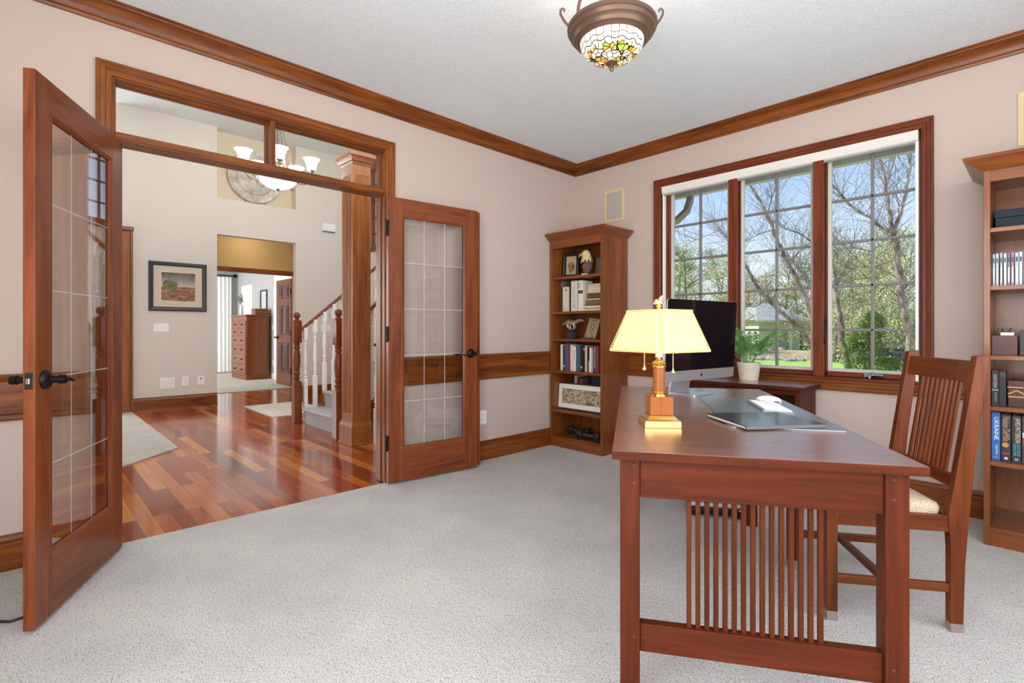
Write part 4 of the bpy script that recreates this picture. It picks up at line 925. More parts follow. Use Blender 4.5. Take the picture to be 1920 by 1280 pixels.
b = book(3.098, 3.131, Z, .247, -.42, '1c6ab0', 'blue hardback about Ukraine, leftmost on the fifth shelf', G6, d=.16)
lettering('UKRAINE', .03, bmat('e9eef2'), b, UPR(.002,-.0008,.163), fit=(.115,.017)); lettering('YAROSLAV HRYTSAK', .01, bmat('d5dde6'), b, UPR(.003,-.0008,.055), fit=(.05,.010)); band(b, -.008, .008, .012, .018, 'd86a50', 'publisher_mark')
b = book(3.134, 3.170, Z, .238, -.42, '2a2326', 'dark hardback with tan script lettering and a gold disc on its spine', G6, d=.16)
lettering('Nelson DeMille', .02, bmat('c9936a'), b, UPR(.001,-.0008,.165), fit=(.125,.026)); lettering('The', .01, bmat('d8404a'), b, FLAT(.008,-.0008,.058), fit=(.012,.007)); lettering('Lion', .01, bmat('e0475a'), b, FLAT(0,-.0008,.043), fit=(.028,.016))
MB().lathe([(.0125,0),(.0125,.0012)], 0, 0, 18).move(Matrix.Translation((-.002,0,.084)) @ Matrix.Rotation(R(90),4,'X')).build('gold_disc', bmat('c08a3e'), b); band(b, -.006, .006, .010, .022, 'd8d4cc', 'publisher_mark')
b = book(3.173, 3.207, Z, .236, -.42, '28262a', 'dark hardback with cream and turquoise lettering on its spine', G6, d=.16)
lettering('JAMES PATTERSON', .02, bmat('d6c49a'), b, UPR(.002,-.0008,.163), fit=(.125,.024)); lettering('ALEX CROSS', .012, bmat('4fb0c4'), b, UPR(.008,-.0008,.064), fit=(.06,.010)); lettering('CROSS FIRE', .012, bmat('4fb0c4'), b, UPR(-.006,-.0008,.064), fit=(.06,.010)); band(b, -.007, .007, .010, .022, '8d8a88', 'publisher_mark')
b = book(3.210, 3.245, Z, .236, -.42, '3f3a3c', 'charcoal hardback with a white and red label, cut by the frame edge', G6, d=.16)
band(b, -.016, .016, .13, .155, 'd9d2cc'); band(b, -.016, .016, .10, .128, '9b3a40'); lettering('A', .02, bmat('a8323c'), b, FLAT(-.009,-.0009,.142), fit=(.010,.014))
# ================================================================ foyer
# column with fluted shaft
cn = empty('column', (-1.39, -1.682, -.004), 0, 'square fluted cherry column beside the stairs', 'column'); cn.scale.y = .82
MB().sqlathe([(.148,0),(.146,.012),(.138,.016),(.138,.175),(.133,.188),(.126,.200),(.122,.215),(.119,.222)]).build('base', W_COL['z'], cn, bevel=.003)
def flute(h, n=6, depth=.007):
    pts = []; w = 2*h*.78/n; m0 = -h*.78
    side = [(-h, -h)]
    for k in range(n):
        a = m0 + k*w; side += [(a + w*.14, -h), (a + w*.3, -h+depth*.8), (a + w*.5, -h+depth), (a + w*.7, -h+depth*.8), (a + w*.86, -h)]
    for r_ in range(4):
        c, s = math.cos(R(90*r_)), math.sin(R(90*r_)); pts += [(x*c - y*s, x*s + y*c) for x, y in side]
    return pts
hs = .114
MB().prism(flute(hs), .30, 2.60).box(-hs, hs, -hs, hs, .20, .30).box(-hs, hs, -hs, hs, 2.60, 2.71).build('shaft', W_COL['z'], cn)
MB().sqlathe([(.115,2.69),(.122,2.70),(.126,2.715),(.138,2.722),(.150,2.745),(.166,2.765),(.170,2.768),(.170,2.795),(.0,2.797)]).build('capital', W_COL['x'], cn, smooth=20)
# stairs climbing along +y
RZ, TD, Y0 = .185, .235, -1.675
sr = empty('staircase', (-2.25, Y0, -.004), 0, 'carpeted stairs rising behind the column', 'stairs', kind='structure')
for k in range(8):
    z1 = RZ*(k+1); ya = TD*k; yb = TD*(k+1) + (.12 if k < 7 else .24)
    pr = [(ya+.03, z1-RZ),(ya+.012, z1-.035),(ya-.008, z1-.028),(ya-.012, z1-.012),(ya-.004, z1),(yb, z1),(yb, z1-RZ)]
    MB().prism(pr, -.47, .52, 'x').build('step', M_scarpet, sr, smooth=35)
for x in (-.545, .52):
    poly = [(.06,0),(.03,.16)]
    for k in range(8): poly += [(TD*k+.02, RZ*(k+1)-.012), (TD*(k+1)+.02, RZ*(k+1)-.012)]
    poly += [(TD*8+.02, 0)]
    MB().prism(poly, x, x+.075, 'x').build('stringer', W_COL['y'], sr)
M_bal = M_white
def newel(parent, x, y, z0=-.004):
    n = MB()
    n.sqlathe([(.050,0),(.050,.012),(.045,.018),(.045,.48),(.040,.492)], x, y, z0)
    n.sqlathe([(.040,.952),(.045,.962),(.045,1.205),(.040,1.215)], x, y, z0)
    n.lathe([(.001,.48),(.036,.485),(.036,.50),(.026,.51),(.037,.525),(.037,.545),(.026,.555),(.038,.575),(.038,.60),(.027,.612),(.034,.625),(.036,.66),(.043,.72),(.042,.80),(.034,.855),(.027,.875),(.037,.885),(.037,.905),(.027,.915),(.036,.93),(.036,.95),(.001,.955)], x, y, 18, z0)
    n.lathe([(.036,1.212),(.036,1.222),(.020,1.232),(.020,1.24),(.034,1.255),(.041,1.275),(.036,1.298),(.022,1.31),(.001,1.314)], x, y, 18, z0)
    n.build('newel_post', W_DOOR['z'], parent, smooth=40)
def baluster(parent, x, y, z0, z1):
    L = z1-z0; b = MB().sqlathe([(.021,0),(.021,L*.36)], x, y, z0).sqlathe([(.021,L*.86),(.021,L)], x, y, z0)
    b.lathe([(r_*1.22, f*L) for r_, f in [(.017,.355),(.011,.37),(.017,.385),(.010,.40),(.017,.42),(.017,.44),(.012,.46),(.010,.48),(.019,.56),(.016,.68),(.010,.78),(.016,.80),(.010,.815),(.017,.835),(.017,.865)]], x, y, 12, z0)
    b.build('baluster', M_bal, parent, smooth=40)
rprof = [(-.026,0),(-.030,.014),(-.026,.030),(-.012,.040),(.012,.040),(.026,.030),(.030,.014),(.026,0)]
def handrail(parent, x, pts, mat):
    MB().loft([[(x+a, y, z+b) for a, b in rprof] for y, z in pts]).build('handrail', W_DOOR['y'], parent, smooth=35)
SL = RZ/TD
for x, lb in ((-2.855, 'far stair railing with white balusters, its newel beside the pale rug'), (-1.665, 'near stair railing half hidden behind the fluted column')):
    rl = empty('stair_railing', (x, -1.70, 0), 0, lb, 'railing')
    y0 = -1.70 if x < -2 else -1.735
    newel(rl, 0, y0+1.70)
    zr = lambda y: 1.075 + (y+1.66)*.84
    handrail(rl, 0, [(y+1.70, zr(y)) for y in (y0+.03, -1.2, -.6, .1)], W_COL['y'])
    if x < -2:
        for k in range(15):
            y = -1.605 + k*.1175
            if y < .1:
                st_ = int((y-Y0)/TD); baluster(rl, .018 if x < -2 else -.03, y+1.70, RZ*(st_+1) - .016, zr(y)+.004)
    else:
        for k in range(7):
            y = -1.60 + k*.235; st_ = int((y-Y0)/TD); baluster(rl, -.03, y+1.70, RZ*(st_+1) - .016, zr(y)+.004)
# guard rail going down behind the column
gr = empty('guard_rail', (-1.24, -1.50, 0), 0, 'short guard rail sloping down between column and door jamb', 'railing')
handrail(gr, 0, [(-.06,.93),(.10,.79),(.40,.55),(.8,.25)], W_COL['y'])
baluster(gr, .03, -.062, -.004, .94); baluster(gr, 0, .10, -.004, .79); baluster(gr, 0, .22, -.004, .69); baluster(gr, 0, .34, -.004, .60)
# rug beside the newel
rg_ = NT('pale ruled rug'); rg_.setp(.9, 0, .1); bk = rg_.n('ShaderNodeTexBrick'); bk.offset = 0; bk.inputs['Scale'].default_value = 1; bk.inputs['Brick Width'].default_value = .3; bk.inputs['Row Height'].default_value = .3; bk.inputs['Mortar Size'].default_value = .006
bk.inputs['Color1'].default_value = lin('e8e2d8'); bk.inputs['Color2'].default_value = lin('e4ddd2'); bk.inputs['Mortar'].default_value = lin('cfc6b8'); rg_.l(rg_.coords(), bk.inputs['Vector']); rg_.base(bk.outputs['Color'])
tag(BX(-4.66, -3.46, -1.77, -1.0, -.004, .006).build('rug', rg_.m, None, bevel=.002), 'pale ruled rug on the plank floor beyond the newel post', 'rug')
# landscape picture
def landscape(n):
    v = n.coords(); t = n.n('ShaderNodeSeparateXYZ'); n.l(v, t.inputs[0]); a = n.noise(v, 14, 5, .65); f = n.noise(n.coords((9,9,42)), 1, 4, .6, 1)
    zn = n.math('DIVIDE', n.math('SUBTRACT', t.outputs[2], .143), .396)
    sky = n.ramp(n.math('ADD', zn, n.math('MULTIPLY', n.math('SUBTRACT', a, .5), .5)), [(.5,'c9b9a6'),(.75,'8d8582'),(1,'4d4440')])
    land = n.ramp(f, [(.3,'3b2a30'),(.48,'8b5a44'),(.62,'b98a62')])
    k = n.mix(n.math('GREATER_THAN', n.math('ADD', zn, n.math('MULTIPLY', n.math('SUBTRACT', a, .5), .06)), .5), land, sky)
    tx = n.math('ADD', t.outputs[0], .09); tz = n.math('SUBTRACT', t.outputs[2], .355)
    d = n.math('ADD', n.math('SQRT', n.math('ADD', n.math('POWER', tx, 2), n.math('POWER', tz, 2))), n.math('MULTIPLY', n.math('SUBTRACT', a, .5), .15))
    n.base(n.mix(n.math('LESS_THAN', d, .085), k, n.ramp(a, [(.35,'2f3526'),(.6,'7a7a4c')])))
pc = picture('landscape_picture', .695, .682, .035, .055, plain('dark slate frame', '33353c', .4), .088, plain('linen mat', 'd5c8b4', .8), art('landscape painting', landscape), (FX+.001, -2.466, 1.367), (0, 0, R(90)), 'dark framed landscape picture on the cream foyer wall', 'picture')
# disc in the niche
dn = empty('wall_disc', (-5.34, -1.40, 3.095), 0, 'large round mottled plate standing in the tan niche', 'plate')
n_ = NT('mottled silver leaf'); n_.setp(.45, .3); a_ = n_.noise(n_.coords(), 7, 5, .7); n_.base(n_.ramp(a_, [(.35,'a79f94'),(.55,'cfc8bc'),(.7,'e2ddd4')]))
MB().loft([[(x, .40*r*math.cos(2*math.pi*i/56), .415 + .40*r*math.sin(2*math.pi*i/56)) for i in range(56)] for r, x in ((.01,-.02),(1,-.02),(1.02,-.005),(1,.012),(.97,.008),(.72,.0),(.68,.010),(.65,.0),(.01,-.004))]).build('plate', n_.m, dn, smooth=30)
for y in (-.16,.13): MB().tube([(-.06,y,-.026),(.02,y,-.028),(.05,y,-.022),(.05,y,.01)], .006, 6).build('stand', M_bronze, dn)
# chandelier
hc = empty('chandelier', (-2.328, -2.097, 2.64), 0, 'pewter chandelier with glowing bowl and bell shades seen through the transom', 'chandelier')
M_pew = plain('pewter metal', '8d8378', .35, .8)
def lampglass(name, c, e):
    n = NT(name); n.setp(.3); n.p.inputs['Base Color'].default_value = lin(c); n.p.inputs['Emission Color'].default_value = lin(c); n.p.inputs['Emission Strength'].default_value = e; return n.m
M_bowlg = lampglass('alabaster bowl', 'f6ecd8', .95); M_bell = lampglass('frosted bell glass', 'fff6e8', 1.5)
MB().lathe([(.198,.08),(.190,.045),(.165,.010),(.12,-.025),(.06,-.045),(.001,-.05)], 0, 0, 36, 0, False).build('bowl', M_bowlg, hc, smooth=60)
MB().lathe([(.196,.075),(.203,.078),(.203,.090),(.196,.093)], 0, 0, 36, 0, False).lathe([(.022,-.046),(.012,-.06),(.012,-.07),(.001,-.075)], 0, 0, 12).build('bowl_rim', M_pew, hc, smooth=40)
vx = Vector((.7228, -.691, 0)); vr = Vector((.691, .7228, 0))   # towards the doorway, and sideways
for k in range(5):
    a = R(-45 + 72*k); d = vx*math.cos(a) + vr*math.sin(a); P3 = lambda r, z: (d.x*r*.895, d.y*r*.895, z)
    am = MB().tube([P3(.05,.30),P3(.08,.20),P3(.16,.08),P3(.235,.015),P3(.30,.01),P3(.355,.045),P3(.385,.10),P3(.38,.135)], .007, 7).tube([P3(.19,.085),P3(.22,.05),P3(.27,.04),P3(.30,.07),P3(.285,.095)], .005, 6); am = am.build('arm', M_pew, hc, smooth=50)
    MB().lathe([(.001,.10),(.018,.105),(.024,.125),(.014,.14),(.03,.155),(.034,.165)], d.x*.34, d.y*.34, 14).build('cup', M_pew, am, smooth=40)
    MB().lathe([(.030,.160),(.044,.175),(.050,.20),(.055,.235),(.068,.265),(.086,.285)], d.x*.34, d.y*.34, 24, 0, False).build('bell_shade', M_bell, am, smooth=60)
    MB().tube([P3(.19,.09),P3(.13,.30),P3(.06,.55),P3(.03,.72)], .006, 6).build('stay', M_pew, hc, smooth=50)
MB().lathe([(.001,.24),(.02,.25),(.05,.30),(.03,.36),(.015,.42),(.015,.68),(.035,.72),(.012,.76),(.001,.77)], 0, 0, 18).build('stem', M_pew, hc, smooth=40)
MB().tube([(0,0,.76),(0,0,1.44)], .008, 8).lathe([(.07,1.468),(.07,1.45),(.02,1.43),(.001,1.42)], 0, 0, 20).build('chain_and_canopy', M_pew, hc, smooth=40)
# ---------------------------------------------------------------- bedroom
ds = empty('dresser', (-9.30, -.295, .004), 0, 'tall cherry dresser with drawers seen through the passage', 'dresser')
BX(-.545,.545,-.245,.245,0,.085).build('plinth', W_CASE['x'], ds, bevel=.006); BX(-.525,.525,-.235,.235,.085,1.40).build('carcass', W_CASE['z'], ds, bevel=.004)
BX(-.56,.56,-.265,.255,1.40,1.435).build('top', W_CASE['x'], ds, bevel=.008)
for z0, z1 in ((.13,.68),(.76,1.34)): MB().sweep([(-.17,z0),(-.17,z1),(.17,z1),(.17,z0)], [(0,0),(0,.006),(-.012,.006),(-.02,0)], lambda a, b, o: (.525+o, a, b), closed=True).build('side_panel_frame', W_CASE['z'], ds)
rows = [(.11,.33,1),(.345,.55,1),(.565,.755,1),(.77,.95,1),(.965,1.12,2),(1.135,1.30,2)]
M_knob = plain('dark bronze knob', '3b3a3c', .3, .8)
for z0, z1, n in rows:
    for k in range(n):
        x0 = -.5 + k*1.0/n + (.01 if k else 0); x1 = -.5 + (k+1)*1.0/n - (.01 if (n > 1 and k == 0) else 0)
        dw = BX(x0, x1, -.252, -.235, z0, z1).build('drawer', W_CASE['x'], ds, bevel=.004)
        kn = MB()
        for xx in ((x0+(x1-x0)*.25, x0+(x1-x0)*.75) if n == 1 else ((x0+x1)/2,)): kn.ball((xx, -.268, (z0+z1)/2), .018, 10, 6).tube([(xx,-.25,(z0+z1)/2),(xx,-.266,(z0+z1)/2)], .008, 6)
        kn.build('knob', M_knob, dw, smooth=60)
jb = empty('jewelry_box', (-8.93, -.20, 1.4395), 0, 'small wooden box on the right end of the dresser', 'box')
BX(-.15,.12,-.14,.13,0,.105).build('box_body', W_CASE['x'], jb, bevel=.004); BX(-.155,.125,-.145,.135,.105,.135).build('lid', W_CASE['x'], jb, bevel=.005)
vs = empty('vase', (-9.50, -.43, 1.4395), 0, 'slim white vase with green sprigs on the dresser', 'vase')
MB().lathe([(.001,0),(.035,0),(.042,.04),(.038,.15),(.030,.22),(.034,.24),(.028,.24),(.001,.2)], 0, 0, 18).build('vase_body', plain('white glazed vase', 'e9e9e6', .2), vs, smooth=50)
fl = MB(); r4 = random.Random(9)
for k in range(6):
    a = r4.uniform(0, 6.28); r_ = r4.uniform(.03,.12); h = r4.uniform(.35,.62); fl.tube([(0,0,.2),(r_*.4*math.cos(a), r_*.4*math.sin(a), h*.7),(r_*math.cos(a), r_*math.sin(a), h)], .003, 5)
    for q in range(5):
        u = .5+.12*q; p = (r_*u*math.cos(a), r_*u*math.sin(a), .2+(h-.2)*u); fl.ball((p[0]+r4.uniform(-.03,.03), p[1]+r4.uniform(-.03,.03), p[2]), .018, 6, 4, (1,.5,1.4))
fl.build('sprigs', plain('sage green leaves', '6f8058', .6), vs)
picture('picture_frame', .42, .46, .03, .03, M_black, 0, None, plain('pale print', 'c6d0d2', .15), (-9.28, -.001, 1.57), (0, 0, 0), 'small black framed picture on the grey bedroom wall', 'picture')
ct = empty('curtain', (-11.28, -.78, 0), 0, 'sheer white curtain at the far end of the bedroom', 'curtain')
pts = [(.016*math.sin(k*.9) + .006*math.sin(k*2.3), -.62 + k*.0135) for k in range(92)]
n_ = NT('sheer white fabric'); n_.setp(.8); n_.p.inputs['Base Color'].default_value = lin('f4f4f2'); n_.p.inputs['Subsurface Weight'].default_value = 0
MB().loft([[(x*s_, y, z) for x, y in pts] + [(x*s_-.004, y, z) for x, y in pts[::-1]] for z, s_ in ((.02,1.1),(1.2,1),(2.46,.8))]).build('fabric', n_.m, ct, smooth=60)
rd = MB().tube([(0,-.9,2.5),(0,.66,2.5)], .014, 8).ball((0,.70,2.5), .045, 10, 7, (.6,1.2,1)).bar((-.11,.60,2.5),(0,.60,2.5),.015,.015)
tag(rd.build('curtain_rod', M_bronze, None, smooth=50, loc=(-11.28,-.78,0)), 'dark curtain rod with finial above the white curtain', 'curtain rod')
outlet((-8.73, 0, 1.16), 0, 'white switch plate on the bedroom wall right of the dresser', .08, .12, 'switch', cat='switch', name='light_switch')
outlet((-8.70, 0, .37), 0, 'white outlet low on the bedroom wall right of the dresser', .07, .115)
# ================================================================ outdoors
CAMP = Vector((3.29, -4.037, 1.10)); YAW = R(46.286)
FW = Vector((math.cos(R(90)+YAW), math.sin(R(90)+YAW), 0)); RT = Vector((FW.y, -FW.x, 0))
def at(u, v, t): return CAMP + FW*t + RT*((u-960)/955.76*t) + Vector((0,0,-(v-618.35)/955.76*t))
def gz(x, y):
    d = math.hypot(x-3.3, y+4); return -.50 - .010*max(0, min(d,45)-6) + (.06*(d-48) if d > 48 else 0)
def on_ground(u, t): p = at(u, 618.35, t); p.z = gz(p.x, p.y); return p
m = MB(); N = 40
vs_ = []; 
for j in range(N+1):
    for i in range(N+1):
        x = -90 + 150*i/N; y = .17 + 109*(j/N)**1.6; vs_.append((x, y, gz(x, y)))
m.add(vs_, [(j*(N+1)+i, j*(N+1)+i+1, (j+1)*(N+1)+i+1, (j+1)*(N+1)+i) for j in range(N) for i in range(N)])
n = NT('spring lawn'); n.setp(.95, 0, .1); v = n.coords(); a = n.noise(v, .22, 3); b = n.noise(v, 9, 3)
n.base(n.mix(.5, n.ramp(a, [(.42,'8aa45c'),(.56,'93ad60'),(.66,'a89a78')]), n.ramp(b, [(.3,'64853a'),(.7,'a8c468')])))
struct('ground', m, n.m, 'spring lawn outside the window', 'lawn', smooth=60)
# mulch bed round the birches
c0 = on_ground(1600, 10.5); mb_ = []
for k in range(36):
    a_ = 2*math.pi*k/36; r_ = 3.4 + .5*math.sin(3*a_) ; mb_.append((c0.x + r_*1.3*math.cos(a_), max(1.2, c0.y + r_*math.sin(a_))))
n = NT('tan mulch'); n.setp(.95, 0, .1); n.base(n.ramp(n.noise(n.coords(), 12, 4), [(.35,'8a7458'),(.65,'c4b090')]))
m = MB().loft([[(x, y, gz(x, y)-.05) for x, y in mb_], [(x, y, gz(x, y)+.03) for x, y in mb_]])
tag(m.build('mulch_bed', n.m), 'tan mulch bed around the birch trunks', 'mulch bed', kind='structure')
m = MB().box(-6, 8, .17, 3.2, -.62, -.47); tag(m.build('added_gravel_strip', plain('grey gravel', '8f8a84', .95), None), 'unseen grey gravel strip added to keep lawn green off the soffit', 'gravel', kind='structure')  # added below the sill to stop green lawn bounce tinting the soffit
# roof eave above the window, gutter and downspout
M_soffit = plain('taupe soffit', '8d8578', .7); M_gutter = plain('white gutter', 'e4e0d8', .4)
ev = struct('trim_12', BX(.2, 5.2, .16, .58, 2.43, 2.46), M_soffit, 'taupe roof soffit above the window outside', 'eave')
BX(.2, 5.2, .16, .185, 2.36, 2.43).build('frieze', M_soffit, ev)
MB().prism([(.56,2.55),(.56,2.385),(.63,2.385),(.655,2.44),(.655,2.56),(.64,2.56)], .2, 5.2, 'x').build('gutter', M_gutter, ev)
tag(MB().tube([(.93,.60,2.39),(.93,.58,2.33),(.93,.52,2.23),(.90,.38,2.12),(.86,.27,2.07),(.85,.22,1.95),(.85,.215,-.45)], .036, 4).build('downspout', plain('bronze downspout', '9a8d78', .5), None, smooth=20), 'taupe downspout elbow hanging from the eave corner', 'downspout')
struct('trim_13', BX(-.5, 5.2, -5.3, .5, 2.92, 3.0), M_soffit, 'roof deck above the study', 'roof')

M_bark = NT('flaking birch bark'); M_bark.setp(.9, 0, .2); v = M_bark.coords((1,1,.55)); a = M_bark.noise(v, 9, 4, .7); M_bark.base(M_bark.ramp(a, [(.36,'6a5c52'),(.5,'a39286'),(.62,'c8bab0'),(.74,'857568')])); M_bark.bump(a, .6, .03); M_bark = M_bark.m
M_twig = plain('grey brown twigs', '75685e', .9)
M_dbark = plain('grey bark', '8a7b6c', .9)
def wander(p, d, L, n, r0, r1, curl, rg):
    pts, rr = [p.copy()], [r0]; d = d.normalized()
    for k in range(n):
        d = (d + Vector((rg.uniform(-1,1), rg.uniform(-1,1), rg.uniform(-.6,.8)))*curl).normalized(); p = p + d*L/n; pts.append(p.copy()); rr.append(r0 + (r1-r0)*(k+1)/n)
    return pts, rr, d
def twigs(mb, pts, rr, rg, every, L, depth, r, lift=.35):
    for k in range(1, len(pts)):
        for q in range(every):
            if rg.random() < .25: continue
            p = pts[k-1].lerp(pts[k], rg.random()); t = (pts[k]-pts[k-1]).normalized()
            d = (t*.55 + Vector((rg.uniform(-1,1), rg.uniform(-1,1), rg.uniform(-.3,.8)+lift*.5))).normalized()
            pp_, r2_, _ = wander(p, d, L*rg.uniform(.5,1.3), 5, r, r*.4, .16, rg)
            mb.tube(pp_, r2_, 3, False)
            if depth > 0: twigs(mb, pp_, r2_, rg, 1 if depth == 1 else 2, L*.55, depth-1, r*.55, lift)
TH = .66
def birch(name, limbs, label, seed, tw=(2, 1.2, 1, .010)):
    rg = random.Random(seed); base = limbs[0][0][0]; t = empty(name, base, 0, label, 'tree')
    tr = MB(); tg = MB()
    for pts, r0, r1 in limbs:
        pts = [p - base for p in pts]
        # resample with a small wobble
        q = []
        for a_, b_ in zip(pts, pts[1:]):
            for k in range(4): q.append(a_.lerp(b_, k/4) + Vector((rg.uniform(-1,1), rg.uniform(-1,1), 0))*r0*.22)
        q.append(pts[-1]); rr = [r0 + (r1-r0)*k/(len(q)-1) for k in range(len(q))]
        rr = [v_*TH for v_ in rr]; tr.tube(q, rr, 9); twigs(tg, [p for k, p in enumerate(q) if k > len(q)*.12], rr, rg, *tw)
    tr.build('trunk', M_bark, t, smooth=60); tg.build('twigs', M_twig, t); return t
A = at
tb = on_ground(1720, 10)
birch('birch_tree', [([tb, A(1712,690,10), A(1703,620,10), A(1693,560,10), A(1684,500,10), A(1676,445,10), A(1674,432,10)], .115, .075),
    ([A(1674,436,10), A(1668,400,10), A(1661,355,10), A(1655,318,10), A(1645,290,10), A(1636,240,10.2)], .06, .03),
    ([A(1676,434,10), A(1688,400,9.9), A(1700,350,9.8), A(1706,310,9.7), A(1707,280,9.7), A(1712,230,9.6)], .055, .03),
    ([A(1673,436,10), A(1655,428,9.9), A(1635,410,9.8), A(1604,394,9.7), A(1582,372,9.6), A(1566,352,9.5), A(1545,320,9.5)], .05, .018),
    ([A(1661,355,10), A(1668,330,10.1), A(1680,290,10.2), A(1690,260,10.2)], .025, .012),
    ([A(1690,560,10), A(1640,520,10.2), A(1600,525,10.4), A(1565,545,10.6)], .02, .007), ([A(1680,520,10), A(1640,498,9.7), A(1600,505,9.4)], .016, .006),
    ([A(1692,545,10), A(1712,520,10), A(1735,480,10)], .03, .012), ([A(1676,450,10), A(1630,470,10.1), A(1580,462,10.3), A(1550,478,10.5)], .018, .006)], 'tall birch with flaking bark behind the right window sash', 11, (3, 1.0, 1, .0052))
tb = on_ground(1560, 11)
birch('birch_tree', [([tb, A(1548,680,11), A(1535,640,11), A(1519,585,11), A(1500,535,11), A(1478,492,11), A(1462,465,11), A(1450,430,11.1), A(1430,385,11.2), A(1410,350,11.3), A(1396,315,11.4)], .105, .03),
    ([A(1519,585,11), A(1520,545,11.2), A(1512,520,11.4), A(1492,497,11.6), A(1474,480,11.8)], .05, .03),
    ([A(1524,455,12), A(1498,437,12), A(1470,428,12), A(1455,418,12)], .03, .014), ([A(1450,430,11.1), A(1420,440,11), A(1400,452,11), A(1375,455,11)], .022, .008),
    ([A(1440,400,11.2), A(1446,375,11.2), A(1455,350,11.3), A(1450,330,11.3)], .02, .008), ([A(1478,492,11), A(1500,470,10.8), A(1535,440,10.6)], .03, .012)], 'birch leaning left behind the middle window sash', 12, (3, 1.0, 1, .0052))
birch('birch_tree', [([on_ground(1600, 12.5), A(1590,690,12), A(1580,640,12), A(1572,590,12), A(1566,540,12), A(1560,500,12.2), A(1550,440,12.4), A(1540,380,12.6)], .13, .05),
    ([A(1566,540,12), A(1585,500,12.3), A(1600,450,12.6)], .04, .02)], 'straight brown birch trunk left of the green shrub', 13, (3, 1.0, 1, .0052))
birch('birch_tree', [([on_ground(1570, 13), A(1545,672,13), A(1520,642,13), A(1490,605,13), A(1462,585,13), A(1440,560,13), A(1415,530,13), A(1402,505,13), A(1385,470,13.2), A(1366,450,13.4), A(1350,430,13.6), A(1338,410,13.8)], .10, .025),
    ([A(1440,560,13), A(1415,575,13), A(1395,573,13), A(1370,560,13)], .035, .012), ([A(1366,450,13.4), A(1375,480,13.2), A(1390,500,13)], .02, .01), ([A(1350,430,13.6), A(1330,440,13.5), A(1300,452,13.4), A(1270,450,13.3)], .016, .005)], 'low birch stem arching far left behind the palm', 14, (3, 1.0, 1, .0052))

def leafmat(name, a, b, c):
    n = NT(name); n.setp(.7, 0, .15); n.base(n.ramp(n.noise(n.coords(), 1.1, 3, .6), [(.32,a),(.5,b),(.68,c)])); return n.m
LM = [leafmat('yellow green spring leaves','a3a868','c0c084','d6d2a0'), leafmat('olive spring leaves','8c9660','a8b078','c2c496'), leafmat('tan budding twigs','a89a80','bfb298','d0c6aa'), leafmat('mid green leaves','7a9256','98ac6c','b4c486')]
PLAB = ['yellow green', 'olive', 'tan budding', 'fresh green']
proto = []
for k in range(6):
    rg = random.Random(100+k); hgt = 9 + k*.5; tr = MB(); lf = MB(); pts, rr, d = wander(Vector((0,0,0)), Vector((rg.uniform(-.08,.08),rg.uniform(-.08,.08),1)), hgt*.9, 8, .16, .03, .05, rg)
    tr.tube(pts, rr, 6)
    tips = []
    for q in range(26):
        u = rg.uniform(.18,.95); i = int(u*8); p = pts[i]; a_ = rg.uniform(0,6.28); L = hgt*rg.uniform(.16,.34)*(1.15-u*.6)
        d = Vector((math.cos(a_), math.sin(a_), rg.uniform(.25,1.1))); bp, br, _ = wander(p, d, L, 5, .05, .012, .16, rg); tr.tube(bp, br, 4, False); tips += bp[2:]
        for s in range(5):
            sp_, sr_, _ = wander(bp[rg.randint(1,5)], Vector((rg.uniform(-1,1),rg.uniform(-1,1),rg.uniform(.0,1))), L*.5, 4, .016, .006, .25, rg); tr.tube(sp_, sr_, 3, False); tips += sp_[1:]
    for p in tips:
        for s in range(7):
            c = p + Vector((rg.gauss(0,.28), rg.gauss(0,.28), rg.gauss(0,.24))); w_ = rg.uniform(.035,.085)
            a_ = Vector((rg.uniform(-1,1),rg.uniform(-1,1),rg.uniform(-1,1))).normalized(); b_ = a_.orthogonal().normalized()
            lf.add([c + a_*w_, c + b_*w_*.6, c - a_*w_, c - b_*w_*.6], [(0,1,2,3)])
    t = empty('woodland_tree', (0,0,-50), 0)
    tr.build('trunk', M_dbark, t); lf.build('crown', LM[k % 4], t); proto.append(t)
rg = random.Random(42); k = 0
spots = []
for u, t in ((1235,36),(1262,44),(1292,38),(1318,50),(1344,42),(1378,39),(1398,56),(1420,54),(1446,58),(1470,60),(1498,58),(1522,52),(1545,40),(1562,30),(1580,36),(1598,28),(1616,40),(1634,33),(1650,45),(1668,38),(1690,42),(1708,34),(1726,44),(1275,58),(1360,62),(1410,64),(1590,52),(1640,58),(1700,60)): spots.append((u,t))
words = ['far left of the window view', 'left of the computer screen top', 'behind the computer', 'in the left sash', 'just left of the first mullion', 'behind the first mullion', 'left above the palm', 'above the palm', 'above the neighbour house roof', 'behind the neighbour house', 'right of the neighbour house', 'beside the second mullion', 'behind the second mullion', 'left in the right sash', 'behind the straight brown trunk', 'above the green shrub, left', 'above the green shrub', 'right of the green shrub', 'behind the white fence, left', 'behind the white fence', 'behind the tall birch trunk', 'right of the tall birch', 'at the right jamb', 'deep in the left sash', 'deep behind the first mullion', 'deep above the palm', 'deep in the right sash, left', 'deep above the shrub', 'deep behind the tall birch']
used = set()
for (u, t), wd in zip(spots, words):
    pi = rg.randrange(6); src = proto[pi]
    o = src if pi not in used else copy_tree(src); used.add(pi)
    p = on_ground(u, t); o.location = (p.x, p.y, p.z-.1); o.rotation_euler.z = rg.uniform(0,6.28); s = rg.uniform(.8,1.08)*(t/46)**.55*(.92 if u < 1530 else 1.0); o.scale = (s*1.1,s*1.1,s)
    tag(o, f'{PLAB[pi % 4]} woodland tree {wd}', 'tree', 'trees at the back of the yard')
for i, src in enumerate(proto):
    if i not in used:
        for c in list(src.children): bpy.data.objects.remove(c)
        bpy.data.objects.remove(src)
